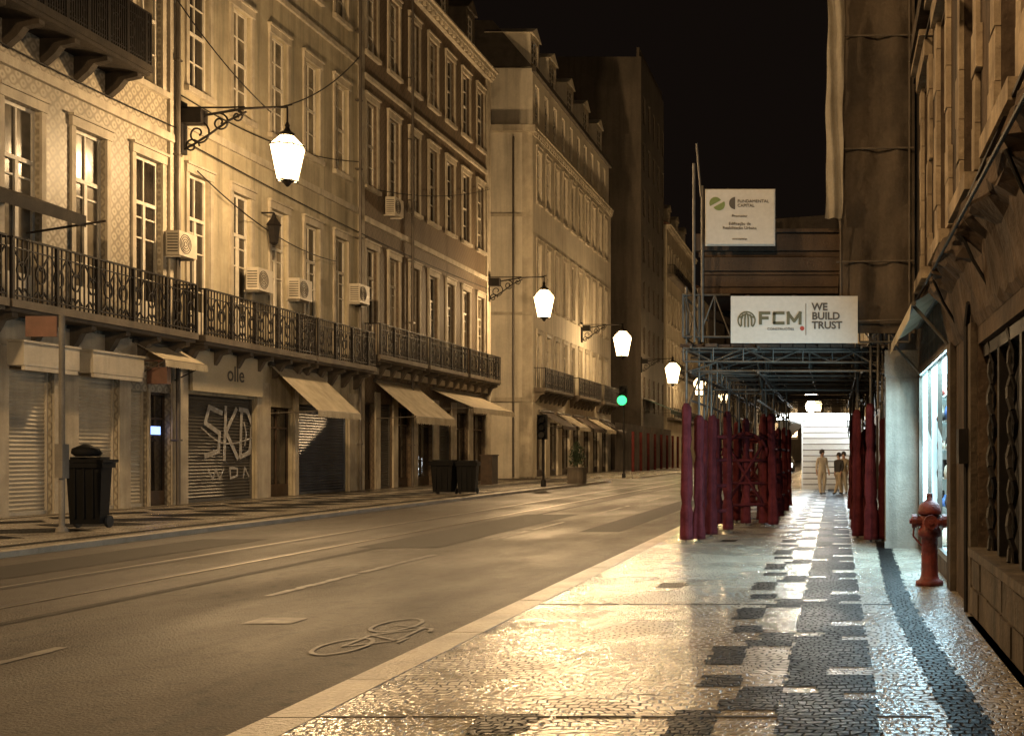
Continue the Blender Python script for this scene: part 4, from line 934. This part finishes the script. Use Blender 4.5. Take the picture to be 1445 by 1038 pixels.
cable('cable',(FL+.15,66.5,17.5),(FL+.15,49,13.4),.4); cable('cable',(FR-.1,6,7.9),(FR-.1,18.5,7.8),.3); cable('cable',(FR-.12,5,4.35),(FR-.1,18.6,4.1),.15)
for u,H,bb in ((34.95,25,bA),(48.3,25,bB),(54.3,24,bC)):
    mb=MB(); mb.cyl((u,-.2,0),(u,-.2,H),.07); 
    for z in range(2,24,3): mb.box(u-.1,u+.1,-.28,-.01,z,z+.06)
    add('downpipe',mb.mesh('downpipe',[m_zinc]),bb,FLm)
wb=root('works_hoarding',(-19,112,0),'red wrapped posts and mesh panels around building works','hoarding')
for k in range(9):
    mb=MB(); y=99+k*4.0; mb.cyl((-18.2,y,0),(-18.2,y,3.6),.14,n=8); add('red_post',mb.mesh('red_post',[m_redd]),wb)
mb=MB(); mb.quad([(-19.6,98,0),(-19.6,131,0),(-19.6,131,4.4),(-19.6,98,4.4)]); add('mesh_panel',mb.mesh('mesh_panel',[m_net]),wb)
awning(bE,FLm,120,128,7.6,6.4,3.0,m_canvasg,val=.5)
# cabin with LED strip
co=root('site_cabin',(-.5,50,0),'white slatted site cabin with a bright light strip','site cabin')
mb=MB(); x0,x1,y0=-1.5,1.3,50
z=0.0
while z<3.1: mb.quad([(x0,y0,z),(x1,y0,z),(x1,y0-.06,z+.19),(x0,y0-.06,z+.19)]); mb.quad([(x0,y0-.06,z+.19),(x1,y0-.06,z+.19),(x1,y0+.01,z+.26),(x0,y0+.01,z+.26)]); z+=.26
mb.box(x0,x1,y0+.02,y0+6,0,3.3); mb.box(x0-.06,x0,y0-.06,y0+6,0,3.3)
add('cabin_wall',mb.mesh('cabin_wall',[m_clad]),co)
mb=MB()
z=.0
while z<3.1: mb.box(x0,x1,y0-.065,y0-.005,z+.192,z+.245); z+=.26
add('slat_gap',mb.mesh('slat_gap',[m_zinc]),co)
mb=MB(); mb.box(-2.7,1.2,49.6,50.0,3.32,3.42); mb.quad([(-2.7,49.6,3.3),(-1.5,49.6,3.3),(-1.5,50.0,2.9),(-2.7,56,2.0)]); add('roof_edge',mb.mesh('roof_edge',[m_clad]),co)
mb=MB(); mb.box(-2.65,1.1,49.4,49.55,3.12,3.32); mb.box(.72,.86,49.4,49.5,2.0,3.11); add('light_strip',mb.mesh('light_strip',[m_led]),co)
ld=bpy.data.lights.new('strip_light','AREA'); ld.shape='RECTANGLE'; ld.size=3.6; ld.size_y=.15; ld.energy=75; ld.color=(.74,.9,1); lo=bpy.data.objects.new('strip_light',ld); col.objects.link(lo); lo.parent=co; lo.matrix_parent_inverse=W[co.name].inverted(); lo.matrix_basis=T((-.8,48.6,3.2))
ld=bpy.data.lights.new('strip_light_front','AREA'); ld.shape='RECTANGLE'; ld.size=3.6; ld.size_y=.2; ld.energy=260; ld.color=(.74,.9,1); lo=bpy.data.objects.new('strip_light_front',ld); col.objects.link(lo); lo.parent=co; lo.matrix_parent_inverse=W[co.name].inverted(); lo.matrix_basis=T((-.8,49.36,3.2))@Matrix.Rotation(math.radians(-70),4,'X')
ld=bpy.data.lights.new('display_light','AREA'); ld.shape='RECTANGLE'; ld.size=4.6; ld.size_y=1.6; ld.energy=430; ld.color=(.5,.82,1); lo=bpy.data.objects.new('display_light',ld); col.objects.link(lo); lo.parent=sw; lo.matrix_parent_inverse=W[sw.name].inverted()
lo.matrix_basis=Matrix.Translation((FR-.03,15.9,2.0))@Matrix.Rotation(math.radians(70),4,'Y')@Matrix.Rotation(math.radians(90),4,'Z')
ld=bpy.data.lights.new('shelf_light','AREA'); ld.shape='RECTANGLE'; ld.size=4.6; ld.size_y=.5; ld.energy=300; ld.color=(.5,.86,1); lo=bpy.data.objects.new('shelf_light',ld); col.objects.link(lo); lo.parent=sw; lo.matrix_parent_inverse=W[sw.name].inverted()
lo.matrix_basis=Matrix.Translation((FR+.2,15.9,2.9))@Matrix.Rotation(math.radians(90),4,'Z')
def car(x,y):
    r_=root('car',(x,y,-.1),'silver car approaching with headlights on','car')
    mb=MB(); prof=[(-2.0,.35),(-2.05,.75),(-1.2,.95),(-.6,1.4),(1.0,1.42),(1.7,1.0),(2.05,.9),(2.1,.35)]
    mx=T((x,y,-.1)); N=len(prof)
    for s,w in ((-1,.88),(1,.88)): mb.v+=[(s*(w-(.16 if p[1]>1.2 else 0)),p[0],p[1]) for p in prof]
    mb.f.append(tuple(range(N)));mb.m.append(0);mb.f.append(tuple(reversed(range(N,2*N))));mb.m.append(0)
    for i in range(N):
        j=(i+1)%N; mb.f.append((i,j,N+j,N+i)); mb.m.append(0)
    add('car_body',mb.mesh('car_body',[m_carw]),r_,mx)
    mb=MB(); mb.quad([(-.7,-1.17,.985),(.7,-1.17,.985),(.6,-.66,1.38),(-.6,-.66,1.38)]); add('windscreen',mb.mesh('windscreen',[m_glass]),r_,mx)
    for sx in (-1,1):
        for yy in (-1.3,1.3): 
            mb=MB(); mb.cyl((sx*.7,yy,.32),(sx*.91,yy,.32),.32,n=18); add('wheel',mb.mesh('wheel',[m_rubber]),r_,mx)
        mb=MB(); mb.cyl((sx*.62,-2.03,.66),(sx*.62,-2.09,.66),.2,n=12); add('headlight',mb.mesh('headlight',[m_head]),r_,mx)
car(-4.9,105)
# ------------------------------------------------------------------ people
def person(x,y,rot,h,top,bot,label,stride=.12,armf=.1):
    mx=T((x,y,0))@Matrix.Rotation(rot,4,'Z')@Matrix.Scale(h/1.72,4)
    J=[((0,0,.95),.14),((0,0,1.15),.135),((0,-.01,1.36),.15),((0,0,1.47),.06),((0,0,1.54),.055),((0,-.015,1.62),.095),((0,-.01,1.69),.075)]
    E=[(0,1),(1,2),(2,3),(3,4),(4,5),(5,6)]
    for s in (-1,1):
        f=s*stride; k=len(J)
        J+=[((s*.09,0,.88),.115),((s*.09,-f*.5,.5),.085),((s*.095,f*.9,.1),.06),((s*.1,f*.9-.02,.045),.045),((s*.11,f*.9-.17,.035),.035)]
        E+=[(0,k),(k,k+1),(k+1,k+2),(k+2,k+3),(k+3,k+4)]
        k=len(J); a=-s*armf
        J+=[((s*.18,0,1.4),.07),((s*.22,a*.3+.02,1.13),.05),((s*.22,a-.06,.9),.038),((s*.22,a-.08,.84),.03)]
        E+=[(2,k),(k,k+1),(k+1,k+2),(k+2,k+3)]; hand=k+3
        hp=J[hand][0]
        for q in range(4): J.append(((hp[0],hp[1]-.03+q*.02,hp[2]-.09-(.01 if q in(1,2) else 0)),.009)); E.append((hand,len(J)-1))
        J.append(((hp[0],hp[1]-.06,hp[2]-.04),.01)); E.append((hand,len(J)-1))
    me=bpy.data.meshes.new('p'); me.from_pydata([j[0] for j in J],E,[]); o=bpy.data.objects.new('p',me); col.objects.link(o)
    md=o.modifiers.new('s','SKIN'); 
    for i,(p,r_) in enumerate(J): me.skin_vertices[0].data[i].radius=(r_,r_*(.75 if i<3 else 1)); me.skin_vertices[0].data[i].use_root=(i==0)
    md2=o.modifiers.new('d','SUBSURF'); md2.levels=2
    bpy.context.view_layer.update(); dg=bpy.context.evaluated_depsgraph_get(); m2=bpy.data.meshes.new_from_object(o.evaluated_get(dg)); bpy.data.objects.remove(o)
    m2.name='person'; m2.materials.clear()
    for m in (m_skin,top,bot,m_navy): m2.materials.append(m)
    for p in m2.polygons:
        c=p.center; z=c.z; p.use_smooth=True
        arm=abs(c.x)>.18
        p.material_index=3 if z<.07 else (0 if z>1.47 or (arm and z<.98) else (1 if z>.93 or arm else 2))
    r_=add('person',m2,None,mx,label,'person','people walking under the scaffold')
    mb=MB(); mb.lathe([(.10,1.6),(.108,1.68),(.09,1.75),(.03,1.79)],12,(0,.015,0)); add('hair',mb.mesh('hair',[m_hair],True),r_,mx)
person(-.56,43.8,.5,1.72,m_cream,m_cream,'person in cream clothing standing with arms down',.06)
person(.10,43.9,-.6,1.6,m_navy,m_khaki,'person in dark top and light trousers walking',.14)
person(.30,44.6,-.3,1.64,m_khaki,m_cream,'person in light clothing walking beside a companion',.1)
# ------------------------------------------------------------------ world + camera
w=bpy.data.worlds.new('World'); scene.world=w; w.use_nodes=True; nt=w.node_tree; bg=nt.nodes['Background']
bg.inputs[0].default_value=(1,.66,.5,1); bg.inputs[1].default_value=.005
cd=bpy.data.cameras.new('camera'); cd.sensor_width=36; cd.lens=36*1560/1445; cd.shift_x=-(1180-722.5)/1445; cd.shift_y=(640-519)/1445; cd.clip_end=1500; cd.clip_start=.05
co_=bpy.data.objects.new('camera',cd); col.objects.link(co_); co_.location=(0,0,EYE); co_.rotation_euler=(pi/2,0,0); scene.camera=co_
scene.view_settings.view_transform='Standard'; scene.view_settings.look='None'; scene.view_settings.exposure=0
